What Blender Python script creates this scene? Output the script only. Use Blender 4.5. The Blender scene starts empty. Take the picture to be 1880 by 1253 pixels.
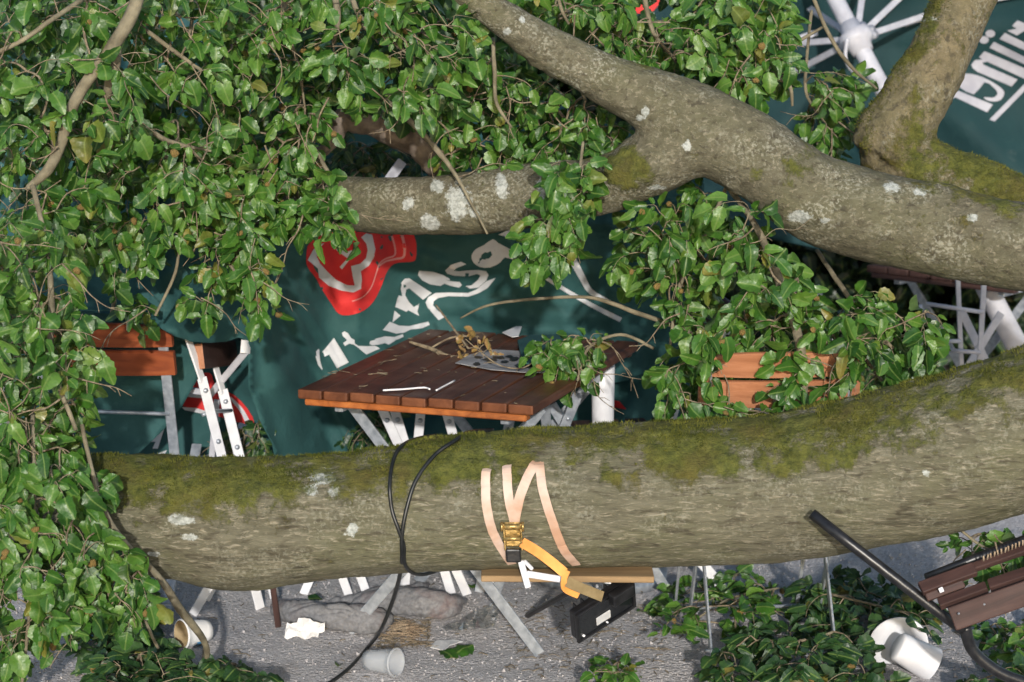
import bpy, bmesh, math, random
from math import sin, cos, pi, radians, sqrt
from mathutils import Vector, Matrix, noise, geometry
from mathutils.bvhtree import BVHTree

# ------------------------------------------------------------------ camera, light, exposure
scene = bpy.context.scene
COL = scene.collection
CAM_Z, PITCH, FPX = 2.04, radians(10.5), 4364.0
CAM = Vector((0, 0, CAM_Z))
cam_data = bpy.data.cameras.new('camera')
cam_data.sensor_width = 36.0
cam_data.lens = 36.0 * FPX / 1880.0
cam_data.clip_start = 0.1
cam_data.clip_end = 600
cam_data.dof.use_dof = True
cam_data.dof.focus_distance = 6.05
cam_data.dof.aperture_fstop = 4.5
cam = bpy.data.objects.new('camera', cam_data)
cam.location = CAM
cam.rotation_euler = (pi / 2 - PITCH, 0, 0)
COL.objects.link(cam)
scene.camera = cam

SUN_ELEV, SUN_AZ = radians(15.6), radians(2.5)      # low light from behind the camera, a little to its right
world = bpy.data.worlds.new('World')
scene.world = world
world.use_nodes = True
nt = world.node_tree
sky = nt.nodes.new('ShaderNodeTexSky')
sky.sky_type = 'NISHITA'
sky.sun_disc = False
sky.sun_elevation = SUN_ELEV
sky.sun_rotation = pi - SUN_AZ
bg = nt.nodes['Background']
bg.inputs[1].default_value = 0.15
nt.links.new(sky.outputs[0], bg.inputs[0])

sun_data = bpy.data.lights.new('sun', 'SUN')
sun_data.energy = 2.7
sun_data.angle = radians(1.2)
sun_data.color = (1.0, 0.955, 0.895)
sun = bpy.data.objects.new('sun', sun_data)
to_sun = Vector((sin(SUN_AZ) * cos(SUN_ELEV), -cos(SUN_AZ) * cos(SUN_ELEV), sin(SUN_ELEV)))
sun.rotation_euler = to_sun.to_track_quat('Z', 'Y').to_euler()
sun.location = (0.5, -4, 5)
COL.objects.link(sun)

scene.render.engine = 'CYCLES'
scene.cycles.max_bounces = 6
scene.cycles.transparent_max_bounces = 8
scene.cycles.use_denoising = True
vs = scene.view_settings
vs.view_transform = 'Standard'
vs.look = 'None'
vs.exposure = 0.45
vs.gamma = 1.0
vs.use_curve_mapping = False

# ------------------------------------------------------------------ helpers
FWD = Vector((0, cos(PITCH), -sin(PITCH)))
UPV = Vector((0, sin(PITCH), cos(PITCH)))
RT = Vector((1, 0, 0))
rng = random.Random(7)


def ray(px, py):
    return FWD + RT * ((px - 940.0) / FPX) - UPV * ((py - 626.5) / FPX)


def P(px, py, Y):
    d = ray(px, py)
    return CAM + d * (Y / d.y)


def G(px, py, z=0.0):
    d = ray(px, py)
    return CAM + d * ((z - CAM_Z) / d.z)


def mpp(p):
    return (Vector(p) - CAM).dot(FWD) / FPX


def pix(p):
    v = Vector(p) - CAM
    f = v.dot(FWD)
    return (940 + v.dot(RT) / f * FPX, 626.5 - v.dot(UPV) / f * FPX)


def link(o, parent=None):
    COL.objects.link(o)
    if parent is not None:
        o.parent = parent
        o.matrix_parent_inverse = parent.matrix_basis.inverted()
    return o


def tag(o, label=None, cat=None, group=None, kind=None):
    if label: o['label'] = label
    if cat: o['category'] = cat
    if group: o['group'] = group
    if kind: o['kind'] = kind
    return o


def thing(name, loc, label, cat, group=None):
    o = bpy.data.objects.new(name, None)
    o.empty_display_size = 0.1
    o.location = loc
    COL.objects.link(o)
    return tag(o, label, cat, group)


def mesh_from_bm(name, bm, mat, smooth=True):
    me = bpy.data.meshes.new(name)
    bm.normal_update()
    bm.to_mesh(me)
    bm.free()
    for m in (mat if isinstance(mat, (list, tuple)) else [mat]):
        me.materials.append(m)
    if smooth:
        me.polygons.foreach_set('use_smooth', [True] * len(me.polygons))
    return me


def obj(name, bm, mat, parent=None, smooth=True, **kw):
    o = bpy.data.objects.new(name, mesh_from_bm(name, bm, mat, smooth))
    link(o, parent)
    return tag(o, **kw)


def catmull(pts, n):
    """Resample a list of equal-length tuples with Catmull-Rom, n samples per span."""
    out = []
    m = len(pts)
    for i in range(m - 1):
        p0 = pts[max(i - 1, 0)]; p1 = pts[i]; p2 = pts[i + 1]; p3 = pts[min(i + 2, m - 1)]
        for k in range(n):
            t = k / n
            out.append(tuple(0.5 * (2 * b + (c - a) * t + (2 * a - 5 * b + 4 * c - d) * t * t + (3 * b - a - 3 * c + d) * t ** 3)
                             for a, b, c, d in zip(p0, p1, p2, p3)))
    out.append(tuple(pts[-1]))
    return out


def tube(bm, pts, radii, seg=8, caps=True):
    pts = [Vector(p) for p in pts]
    if not isinstance(radii, (list, tuple)):
        radii = [radii] * len(pts)
    rings = []
    nrm = None
    for i, p in enumerate(pts):
        t = (pts[min(i + 1, len(pts) - 1)] - pts[max(i - 1, 0)])
        if t.length < 1e-9: t = Vector((0, 0, 1))
        t.normalize()
        if nrm is None:
            nrm = t.orthogonal().normalized()
        nrm = (nrm - t * nrm.dot(t))
        if nrm.length < 1e-6: nrm = t.orthogonal()
        nrm.normalize()
        b = t.cross(nrm)
        rings.append([bm.verts.new(p + (nrm * cos(2 * pi * k / seg) + b * sin(2 * pi * k / seg)) * radii[i]) for k in range(seg)])
    for i in range(len(rings) - 1):
        for k in range(seg):
            bm.faces.new((rings[i][k], rings[i][(k + 1) % seg], rings[i + 1][(k + 1) % seg], rings[i + 1][k]))
    if caps:
        bm.faces.new(rings[0][::-1]); bm.faces.new(rings[-1])
    return rings


def box(bm, size, mat4=Matrix(), bevel=0.0, seg=1):
    r = bmesh.ops.create_cube(bm, size=1.0, matrix=mat4 @ Matrix.Diagonal((size[0], size[1], size[2], 1)))
    if bevel > 0:
        es = list({e for v in r['verts'] for e in v.link_edges})
        bmesh.ops.bevel(bm, geom=es, offset=bevel, segments=seg, profile=0.5, affect='EDGES')


def frame(a, b, up=(0, 0, 1)):
    """Matrix whose X runs from a to b, centred, Z close to up; plus the length."""
    a, b, up = Vector(a), Vector(b), Vector(up)
    x = b - a
    L = x.length
    x.normalize()
    y = up.cross(x)
    if y.length < 1e-6: y = x.orthogonal()
    y.normalize()
    z = x.cross(y)
    m = Matrix((x, y, z)).transposed().to_4x4()
    m.translation = (a + b) / 2
    return m, L


def bar(bm, a, b, w, t, up=(0, 0, 1), bevel=0.0):
    """A flat bar from a to b: w wide across, t thick along `up`."""
    m, L = frame(a, b, up)
    box(bm, (L, w, t), m, bevel)


def ribbon(bm, pts, width, thick, nrms, twist=None):
    """A strap: rectangle cross-section swept along pts, lying flat against nrms."""
    rings = []
    for i, p in enumerate(pts):
        t = (pts[min(i + 1, len(pts) - 1)] - pts[max(i - 1, 0)]).normalized()
        n = nrms[i]
        s = t.cross(n).normalized()
        n = s.cross(t).normalized()
        w = width[i] if isinstance(width, (list, tuple)) else width
        rings.append([bm.verts.new(p + s * w / 2 - n * 0), bm.verts.new(p + s * w / 2 + n * thick),
                      bm.verts.new(p - s * w / 2 + n * thick), bm.verts.new(p - s * w / 2 - n * 0)])
    for i in range(len(rings) - 1):
        for k in range(4):
            bm.faces.new((rings[i][k], rings[i][(k + 1) % 4], rings[i + 1][(k + 1) % 4], rings[i + 1][k]))
    bm.faces.new(rings[0][::-1]); bm.faces.new(rings[-1])


def lathe(bm, prof, M4, seg=28):
    """Revolve (radius, height) pairs about local Z, placed by M4."""
    rings = []
    for r, z in prof:
        rings.append([bm.verts.new(M4 @ Vector((r * cos(2 * pi * k / seg), r * sin(2 * pi * k / seg), z))) for k in range(seg)])
    for i in range(len(rings) - 1):
        for k in range(seg):
            bm.faces.new((rings[i][k], rings[i][(k + 1) % seg], rings[i + 1][(k + 1) % seg], rings[i + 1][k]))


def axis_matrix(base, direction, roll=0.0):
    z = Vector(direction).normalized()
    m = z.to_track_quat('Z', 'Y').to_matrix().to_4x4() @ Matrix.Rotation(roll, 4, 'Z')
    m.translation = Vector(base)
    return m


def in_poly(x, y, poly):
    c = False
    j = len(poly) - 1
    for i in range(len(poly)):
        xi, yi = poly[i]; xj, yj = poly[j]
        if (yi > y) != (yj > y) and x < (xj - xi) * (y - yi) / (yj - yi) + xi:
            c = not c
        j = i
    return c


def fbm(v, o=4):
    return noise.fractal(v, 0.9, 2.1, o)


def piece(name, a, b, w, t, up, mt, parent, bevel=0.0, seg=1, end_mt=None):
    """One straight board or flat bar as an object of its own, its grain along local X."""
    m, L = frame(a, b, up)
    bm = bmesh.new()
    box(bm, (L, w, t), Matrix(), bevel, seg)
    o = bpy.data.objects.new(name, mesh_from_bm(name, bm, [mt, end_mt] if end_mt else mt, False))
    if end_mt:
        for p in o.data.polygons:
            if abs(p.normal.x) > 0.5: p.material_index = 1
    o.matrix_basis = m
    return link(o, parent)


# ------------------------------------------------------------------ materials
def mat(name):
    m = bpy.data.materials.new(name)
    m.use_nodes = True
    return m, m.node_tree, m.node_tree.nodes['Principled BSDF']


class NT:
    """Small node-graph helper."""
    def __init__(s, tree): s.t = tree
    def n(s, typ, **kw):
        nd = s.t.nodes.new(typ)
        for k, v in kw.items(): setattr(nd, k, v)
        return nd
    def l(s, a, b): s.t.links.new(a, b)
    def coords(s, scale=(1, 1, 1), kind='Object'):
        tc = s.n('ShaderNodeTexCoord'); mp = s.n('ShaderNodeMapping')
        mp.inputs['Scale'].default_value = scale
        s.l(tc.outputs[kind], mp.inputs[0])
        return mp.outputs[0]
    def noise(s, vec, scale, detail=4, rough=0.55, dist=0.0):
        nd = s.n('ShaderNodeTexNoise')
        nd.inputs['Scale'].default_value = scale; nd.inputs['Detail'].default_value = detail
        nd.inputs['Roughness'].default_value = rough; nd.inputs['Distortion'].default_value = dist
        if vec is not None: s.l(vec, nd.inputs['Vector'])
        return nd.outputs['Fac']
    def voronoi(s, vec, scale, out='Distance'):
        nd = s.n('ShaderNodeTexVoronoi'); nd.inputs['Scale'].default_value = scale
        if vec is not None: s.l(vec, nd.inputs['Vector'])
        return nd.outputs[out]
    def ramp(s, fac, stops):
        nd = s.n('ShaderNodeValToRGB')
        el = nd.color_ramp.elements
        while len(el) < len(stops): el.new(0.5)
        for e, (p, c) in zip(el, stops):
            e.position = p
            e.color = (c, c, c, 1) if not isinstance(c, (tuple, list)) else (*c, 1)
        s.l(fac, nd.inputs[0])
        return nd.outputs[0]
    def mix(s, fac, a, b, mode='MIX'):
        nd = s.n('ShaderNodeMix', data_type='RGBA', blend_type=mode)
        for v, i in ((fac, 0), (a, 6), (b, 7)):
            if hasattr(v, 'links'): s.l(v, nd.inputs[i])
            elif i == 0: nd.inputs[0].default_value = v
            else: nd.inputs[i].default_value = (*v, 1)
        return nd.outputs[2]
    def math(s, op, a, b=None, clamp=False):
        nd = s.n('ShaderNodeMath', operation=op); nd.use_clamp = clamp
        for v, i in ((a, 0), (b, 1)):
            if v is None: continue
            if hasattr(v, 'links'): s.l(v, nd.inputs[i])
            else: nd.inputs[i].default_value = v
        return nd.outputs[0]
    def bump(s, h, strength, dist, normal=None):
        nd = s.n('ShaderNodeBump')
        nd.inputs['Strength'].default_value = strength; nd.inputs['Distance'].default_value = dist
        s.l(h, nd.inputs['Height'])
        if normal is not None: s.l(normal, nd.inputs['Normal'])
        return nd.outputs[0]
    def attr(s, name):
        nd = s.n('ShaderNodeAttribute'); nd.attribute_name = name
        return nd.outputs['Fac']


def simple(name, c1, c2, scale=30, rough=0.6, metal=0.0, bump=0.0, stretch=(1, 1, 1), detail=5, spec=0.5, contrast=(0.35, 0.65)):
    m, t, b = mat(name)
    g = NT(t)
    v = g.coords(stretch)
    f = g.noise(v, scale, detail)
    g.l(g.ramp(f, [(contrast[0], c1), (contrast[1], c2)]), b.inputs['Base Color'])
    b.inputs['Roughness'].default_value = rough
    b.inputs['Metallic'].default_value = metal
    b.inputs['Specular IOR Level'].default_value = spec
    if bump: g.l(g.bump(f, bump, 0.01), b.inputs['Normal'])
    return m


def bark(name, stretch, base1, base2, moss1=(0.034, 0.046, 0.006), moss2=(0.125, 0.138, 0.022), speck=0.5, streak=1.0):
    m, t, b = mat(name)
    g = NT(t)
    vo = g.coords((1, 1, 1))
    vs_ = g.coords(stretch)
    big = g.noise(vo, 5, 5, 0.6)
    fine = g.noise(vs_, 38, 7, 0.7, 0.5)
    fiss = g.noise(vs_, 95, 5, 0.65, 0.8)
    col = g.mix(g.ramp(fine, [(0.33, 0), (0.68, 1)]), base1, base2)
    col = g.mix(g.ramp(big, [(0.4, 0), (0.72, 0.55)]), col, (0.115, 0.118, 0.055))          # thin green algae film
    pale = g.ramp(fiss, [(0.54, 0), (0.66, 0.85 * streak)])
    col = g.mix(pale, col, (0.285, 0.255, 0.185))
    dark = g.ramp(g.noise(vs_, 55, 4, 0.6, 0.5), [(0.32, 0.9), (0.46, 0)])
    col = g.mix(dark, col, (0.060, 0.052, 0.034))
    # crusty pale lichen specks
    spk = g.voronoi(vo, 34)
    spn = g.noise(vo, 9, 3)
    sp = g.math('MULTIPLY', g.ramp(spk, [(0.12, 1), (0.26, 0)]), g.ramp(spn, [(0.50, 0), (0.62, speck)]))
    spf = g.math('MULTIPLY', g.ramp(g.noise(vo, 120, 3), [(0.5, 0), (0.62, 1)]), g.ramp(spn, [(0.46, 0), (0.60, speck)]))
    col = g.mix(g.math('MAXIMUM', sp, spf), col, (0.32, 0.315, 0.245))
    # lichen patches and moss grown where the mesh says
    en = g.noise(vo, 45, 5, 0.7)
    li = g.ramp(g.math('ADD', g.attr('lichen'), g.math('MULTIPLY', g.math('SUBTRACT', en, 0.5), 1.3)), [(0.44, 0), (0.58, 0.9)])
    lc = g.mix(g.ramp(g.noise(vo, 110, 4), [(0.42, 0), (0.6, 1)]), (0.30, 0.32, 0.29), (0.50, 0.52, 0.49))
    col = g.mix(li, col, lc)
    mn = g.noise(vo, 14, 7, 0.68)
    mo = g.ramp(g.math('ADD', g.attr('moss'), g.math('MULTIPLY', g.math('SUBTRACT', mn, 0.5), 3.3)), [(0.46, 0), (0.80, 1)])
    mo = g.math('MULTIPLY', mo, 0.90)
    mc = g.mix(g.ramp(g.noise(vo, 55, 6, 0.7), [(0.34, 0), (0.66, 1)]), moss1, moss2)
    mc = g.mix(g.ramp(g.noise(vo, 24, 4, 0.6), [(0.46, 0), (0.64, 0.7)]), mc, (0.165, 0.170, 0.032))
    mc = g.mix(g.ramp(g.noise(vo, 7, 3), [(0.50, 0), (0.68, 0.5)]), mc, (0.125, 0.085, 0.022))
    col = g.mix(mo, col, mc)
    g.l(col, b.inputs['Base Color'])
    b.inputs['Roughness'].default_value = 0.85
    b.inputs['Specular IOR Level'].default_value = 0.25
    h = g.math('ADD', g.math('MULTIPLY', fine, 1.0), g.math('MULTIPLY', fiss, 0.7))
    h2 = g.math('MULTIPLY', g.noise(vo, 130, 4, 0.7), mo)
    n1 = g.bump(h, 0.75, 0.010)
    n2 = g.bump(h2, 0.8, 0.012, n1)
    g.l(n2, b.inputs['Normal'])
    return m


def leaf_material(name, dark, mid, light, back):
    m, t, b = mat(name)
    g = NT(t)
    oi = g.n('ShaderNodeObjectInfo')
    geo = g.n('ShaderNodeNewGeometry')
    uvn = g.n('ShaderNodeUVMap')
    sep = g.n('ShaderNodeSeparateXYZ')
    g.l(uvn.outputs[0], sep.inputs[0])
    u, v = sep.outputs[0], sep.outputs[1]
    au = g.math('ABSOLUTE', g.math('SUBTRACT', u, 0.5))
    pn = g.noise(geo.outputs['Position'], 9, 2)
    rnd = g.math('ADD', g.math('MULTIPLY', oi.outputs['Random'], 0.55), g.math('MULTIPLY', pn, 0.6))
    col = g.ramp(rnd, [(0.22, dark), (0.55, mid), (0.85, light)])
    blot = g.noise(geo.outputs['Position'], 60, 3)
    col = g.mix(g.ramp(blot, [(0.45, 0), (0.75, 0.45)]), col, dark)
    rib = g.ramp(au, [(0.012, 1), (0.035, 0)])
    sv = g.math('SINE', g.math('MULTIPLY', g.math('SUBTRACT', v, g.math('MULTIPLY', au, 0.9)), 44.0))
    vein = g.math('MULTIPLY', g.ramp(sv, [(0.80, 0), (1.0, 1)]), 0.12)
    col = g.mix(g.math('MULTIPLY', g.math('MAXIMUM', rib, vein), 0.6), col, (0.16, 0.24, 0.06))
    old = g.ramp(g.math('FRACT', g.math('MULTIPLY', oi.outputs['Random'], 37.0)), [(0.94, 0), (0.99, 0.7)])
    col = g.mix(g.math('MULTIPLY', old, g.ramp(pn, [(0.35, 0.2), (0.6, 1)])), col, (0.23, 0.17, 0.035))
    col = g.mix(g.math('MULTIPLY', geo.outputs['Backfacing'], 0.8), col, back)
    g.l(col, b.inputs['Base Color'])
    g.l(g.ramp(blot, [(0.3, 0.33), (0.7, 0.56)]), b.inputs['Roughness'])
    b.inputs['Specular IOR Level'].default_value = 0.5
    g.l(g.bump(g.math('ADD', g.math('MULTIPLY', sv, 0.025), g.math('MULTIPLY', g.noise(geo.outputs['Position'], 38, 2), 2.0)), 0.35, 0.006), b.inputs['Normal'])
    tr = g.n('ShaderNodeBsdfTranslucent')
    g.l(g.mix(0.5, col, (0.12, 0.20, 0.02)), tr.inputs[0])
    mx = g.n('ShaderNodeMixShader'); mx.inputs[0].default_value = 0.12
    g.l(b.outputs[0], mx.inputs[1]); g.l(tr.outputs[0], mx.inputs[2])
    g.l(mx.outputs[0], t.nodes['Material Output'].inputs[0])
    return m


M_LEAF = leaf_material('leaf_green', (0.012, 0.050, 0.007), (0.038, 0.118, 0.012), (0.092, 0.190, 0.026), (0.085, 0.135, 0.050))
M_LEAF_DARK = leaf_material('leaf_green_dimmed', (0.008, 0.032, 0.010), (0.017, 0.056, 0.013), (0.038, 0.090, 0.025), (0.05, 0.09, 0.045))  # leaf green darkened for light lost deep in the crown; ground heaps too
M_LEAF_BACKDROP = leaf_material('backdrop_leaf', (0.003, 0.012, 0.005), (0.006, 0.022, 0.007), (0.012, 0.036, 0.010), (0.015, 0.03, 0.014))  # near-black leaf colour stands in for the unlit distance
M_CORE = simple('backdrop_core', (0.004, 0.004, 0.003), (0.012, 0.011, 0.008), 20, 0.95, spec=0.1)  # near-black colour of the solid box that keeps the gaps dark
M_LEAF_DRY = leaf_material('leaf_dry', (0.16, 0.09, 0.03), (0.28, 0.17, 0.06), (0.42, 0.26, 0.10), (0.35, 0.24, 0.12))
M_TWIG = simple('twig_bark', (0.10, 0.075, 0.048), (0.27, 0.22, 0.145), 60, 0.8, bump=0.4)
M_BRANCH = simple('branch_bark', (0.10, 0.085, 0.052), (0.235, 0.205, 0.135), 22, 0.85, bump=0.6, detail=7)
M_DEAD = simple('dead_wood', (0.085, 0.065, 0.052), (0.25, 0.205, 0.165), 18, 0.85, bump=0.8, detail=7)
M_SEED = simple('seed_ball', (0.20, 0.125, 0.03), (0.44, 0.30, 0.09), 160, 0.85, bump=0.8)
M_LOG = bark('log_bark', (0.28, 1.0, 1.3), (0.088, 0.082, 0.053), (0.170, 0.157, 0.108), speck=0.40)
M_LIMB = bark('limb_bark', (0.7, 1.0, 1.0), (0.080, 0.073, 0.047), (0.155, 0.142, 0.096), speck=0.7, streak=0.7)
M_MOSSLIMB = bark('mossy_limb_bark', (0.8, 0.8, 0.8), (0.115, 0.095, 0.055), (0.20, 0.165, 0.095), speck=0.5, streak=0.6)
M_MOSS = simple('moss_tuft', (0.036, 0.048, 0.007), (0.150, 0.150, 0.030), 16, 0.95, spec=0.1, detail=6)


def fabric_mat(name, c1, c2):
    m, t, b = mat(name)
    g = NT(t)
    v = g.coords()
    f = g.noise(v, 4, 6, 0.6)
    col = g.ramp(f, [(0.35, c1), (0.7, c2)])
    dust = g.ramp(g.noise(v, 11, 8, 0.72), [(0.60, 0), (0.80, 0.30)])
    col = g.mix(dust, col, (0.11, 0.13, 0.12))
    g.l(col, b.inputs['Base Color'])
    b.inputs['Roughness'].default_value = 0.75
    b.inputs['Specular IOR Level'].default_value = 0.3
    w = g.noise(v, 600, 2)
    cr = g.noise(v, 16, 6, 0.6, 0.5)
    g.l(g.bump(g.math('ADD', g.math('MULTIPLY', w, 0.12), cr), 0.35, 0.012), b.inputs['Normal'])
    return m


M_FABRIC = fabric_mat('green_canvas', (0.018, 0.068, 0.069), (0.034, 0.104, 0.100))
M_FABRIC2 = fabric_mat('dimmed_green_canvas', (0.0050, 0.028, 0.032), (0.0085, 0.040, 0.043))  # canvas green darkened for the far umbrella, in place of light falloff
M_WHITEPRINT = simple('white_print', (0.50, 0.51, 0.53), (0.62, 0.63, 0.65), 12, 0.75)
M_DIMPRINT = simple('dimmed_white_print', (0.30, 0.30, 0.34), (0.40, 0.40, 0.44), 12, 0.75)  # white print greyed to imitate weaker light on the far canopy
M_REDPRINT = simple('red_print', (0.52, 0.018, 0.020), (0.64, 0.030, 0.028), 9, 0.7)
M_PINKPRINT = simple('pale_red_print', (0.62, 0.22, 0.21), (0.70, 0.30, 0.28), 9, 0.7)


def wood(name, c1, c2, c3, axis_stretch, rough=0.45, scale=24, spec=0.4):
    m, t, b = mat(name)
    g = NT(t)
    v = g.coords(axis_stretch, 'Object')
    oi = g.n('ShaderNodeObjectInfo')
    addv = g.n('ShaderNodeVectorMath', operation='ADD')
    sc = g.n('ShaderNodeVectorMath', operation='SCALE')
    sc.inputs[0].default_value = (7.3, 3.1, 5.7)
    g.l(oi.outputs['Random'], sc.inputs['Scale'])
    g.l(v, addv.inputs[0]); g.l(sc.outputs[0], addv.inputs[1])
    f = g.noise(addv.outputs[0], scale, 7, 0.62, 1.2)
    col = g.ramp(f, [(0.28, c1), (0.5, c2), (0.74, c3)])
    big = g.noise(g.coords((1, 1, 1)), 6, 5)
    col = g.mix(g.ramp(big, [(0.5, 0), (0.75, 0.5)]), col, c1)
    g.l(col, b.inputs['Base Color'])
    g.l(g.ramp(big, [(0.35, rough - 0.08), (0.65, rough + 0.12)]), b.inputs['Roughness'])
    b.inputs['Specular IOR Level'].default_value = spec
    g.l(g.bump(f, 0.35, 0.003), b.inputs['Normal'])
    return m


M_TABLE = wood('table_wood', (0.040, 0.014, 0.007), (0.088, 0.031, 0.015), (0.145, 0.058, 0.030), (0.10, 1.0, 1.0), 0.42, spec=0.4)
M_PLANK_END = wood('plank_end_grain', (0.075, 0.024, 0.010), (0.125, 0.042, 0.017), (0.19, 0.070, 0.030), (1.0, 0.5, 0.5), 0.55, spec=0.25)
M_TABLE_EDGE = wood('table_rail_wood', (0.20, 0.055, 0.012), (0.33, 0.098, 0.022), (0.45, 0.15, 0.035), (1.0, 0.12, 1.0), 0.5)
M_CHAIR = wood('chair_wood', (0.13, 0.026, 0.007), (0.23, 0.050, 0.013), (0.32, 0.085, 0.024), (0.10, 1, 1), 0.5)
M_CHAIR_PALE = wood('pale_chair_wood', (0.26, 0.10, 0.045), (0.37, 0.155, 0.075), (0.50, 0.24, 0.13), (0.10, 1, 1), 0.5)
M_OLDWOOD = wood('old_brown_wood', (0.024, 0.012, 0.009), (0.050, 0.023, 0.018), (0.085, 0.043, 0.034), (0.12, 1, 1), 0.6)
M_BOARD = wood('rough_board_wood', (0.20, 0.13, 0.06), (0.31, 0.20, 0.10), (0.42, 0.30, 0.16), (0.08, 1, 1), 0.75)
M_GALV = simple('galvanised_steel', (0.30, 0.33, 0.37), (0.50, 0.53, 0.57), 45, 0.42, 0.55, bump=0.15)
M_WHITE = simple('white_paint', (0.66, 0.66, 0.68), (0.78, 0.78, 0.80), 20, 0.35, bump=0.05)
M_RIB = simple('dimmed_white_paint', (0.40, 0.40, 0.44), (0.52, 0.52, 0.56), 20, 0.45)  # white paint greyed for weaker light on far parts; near ribs share it
M_WHITEPLASTIC = simple('white_plastic', (0.62, 0.62, 0.65), (0.76, 0.76, 0.79), 14, 0.4, bump=0.1)
M_BLACK = simple('black_plastic', (0.006, 0.006, 0.007), (0.018, 0.018, 0.020), 40, 0.35, bump=0.1)
M_RUBBER = simple('black_cable_rubber', (0.006, 0.007, 0.007), (0.016, 0.017, 0.017), 30, 0.4)
M_BRASS = simple('yellow_zinc_steel', (0.26, 0.16, 0.045), (0.52, 0.36, 0.14), 50, 0.35, 0.75, bump=0.3)
M_STRAP = simple('faded_orange_webbing', (0.42, 0.245, 0.155), (0.58, 0.46, 0.385), 9, 0.75, bump=0.15)
M_STRAP_TAIL = simple('orange_webbing', (0.62, 0.22, 0.035), (0.82, 0.36, 0.085), 14, 0.7, bump=0.15)
M_STRAP_OLIVE = simple('muddy_webbing', (0.17, 0.12, 0.05), (0.26, 0.19, 0.09), 25, 0.8, bump=0.15)
M_PAPER = simple('white_paper', (0.68, 0.67, 0.66), (0.82, 0.81, 0.80), 20, 0.8)
M_TAN = simple('cup_inside_tan', (0.34, 0.25, 0.13), (0.44, 0.34, 0.20), 20, 0.7)
M_BLUE = simple('blue_print', (0.10, 0.34, 0.62), (0.15, 0.42, 0.70), 20, 0.6)
M_GREYCLOTH = simple('grey_cloth', (0.20, 0.20, 0.21), (0.33, 0.33, 0.34), 14, 0.9, bump=0.3, detail=8)


def stained_cloth():
    m, t, b = mat('stained_grey_cloth')
    g = NT(t)
    v = g.coords()
    col = g.ramp(g.noise(v, 90, 5, 0.7), [(0.3, (0.12, 0.12, 0.125)), (0.7, (0.25, 0.25, 0.26))])
    col = g.mix(g.ramp(g.noise(v, 7, 4, 0.6, 0.4), [(0.52, 0), (0.70, 0.65)]), col, (0.15, 0.085, 0.078))
    g.l(col, b.inputs['Base Color'])
    b.inputs['Roughness'].default_value = 0.9
    g.l(g.bump(g.noise(v, 50, 6, 0.7), 0.4, 0.01), b.inputs['Normal'])
    return m


M_BAG = stained_cloth()


def clear_mat(name, col, rough, alpha):
    m, t, b = mat(name)
    g = NT(t)
    b.inputs['Base Color'].default_value = (*col, 1)
    b.inputs['Roughness'].default_value = rough
    b.inputs['Alpha'].default_value = alpha
    g.l(g.bump(g.noise(g.coords(), 25, 4), 0.3, 0.01), b.inputs['Normal'])
    return m


M_CLEAR = clear_mat('clear_cup_plastic', (0.55, 0.58, 0.62), 0.22, 0.42)
def film_mat():
    m, t, b = mat('clear_film')
    g = NT(t)
    tr = g.n('ShaderNodeBsdfTransparent'); tr.inputs[0].default_value = (0.90, 0.92, 0.92, 1)
    gl = g.n('ShaderNodeBsdfGlossy'); gl.inputs['Roughness'].default_value = 0.16
    gl.inputs[0].default_value = (0.9, 0.92, 0.94, 1)
    mx = g.n('ShaderNodeMixShader'); mx.inputs[0].default_value = 0.42
    g.l(tr.outputs[0], mx.inputs[1]); g.l(gl.outputs[0], mx.inputs[2])
    g.l(mx.outputs[0], t.nodes['Material Output'].inputs[0])
    return m


M_FILM = film_mat()
M_LENS = simple('lamp_glass', (0.008, 0.009, 0.011), (0.016, 0.018, 0.020), 4, 0.08)
M_REFLECTOR = simple('lamp_led_plate', (0.50, 0.50, 0.50), (0.62, 0.62, 0.62), 30, 0.3)


def ground_mat():
    m, t, b = mat('gravel_ground')
    g = NT(t)
    v = g.coords()
    a = g.noise(v, 3.2, 6, 0.6)
    f = g.noise(v, 150, 4, 0.7)
    vo = g.voronoi(v, 90, 'Color')
    bw = g.n('ShaderNodeRGBToBW'); g.l(vo, bw.inputs[0])
    col = g.ramp(f, [(0.30, (0.42, 0.40, 0.395)), (0.55, (0.68, 0.655, 0.66)), (0.75, (0.78, 0.755, 0.755))])
    col = g.mix(g.ramp(bw.outputs[0], [(0.22, 0.45), (0.55, 0.0)]), col, (0.42, 0.40, 0.40))
    col = g.mix(g.ramp(a, [(0.54, 0), (0.76, 0.6)]), col, (0.34, 0.285, 0.235))
    col = g.mix(g.ramp(g.noise(v, 60, 4, 0.7), [(0.63, 0), (0.74, 0.7)]), col, (0.16, 0.115, 0.08))
    g.l(col, b.inputs['Base Color'])
    b.inputs['Roughness'].default_value = 0.95
    b.inputs['Specular IOR Level'].default_value = 0.2
    h = g.math('ADD', g.math('MULTIPLY', g.voronoi(v, 90), -0.8), f)
    g.l(g.bump(h, 0.9, 0.012), b.inputs['Normal'])
    return m


M_GROUND = ground_mat()
M_STONE = simple('gravel_stone', (0.32, 0.30, 0.295), (0.52, 0.50, 0.50), 14, 0.9, bump=0.3)
M_STRAW = simple('straw_debris', (0.22, 0.15, 0.095), (0.46, 0.36, 0.25), 25, 0.9)

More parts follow.
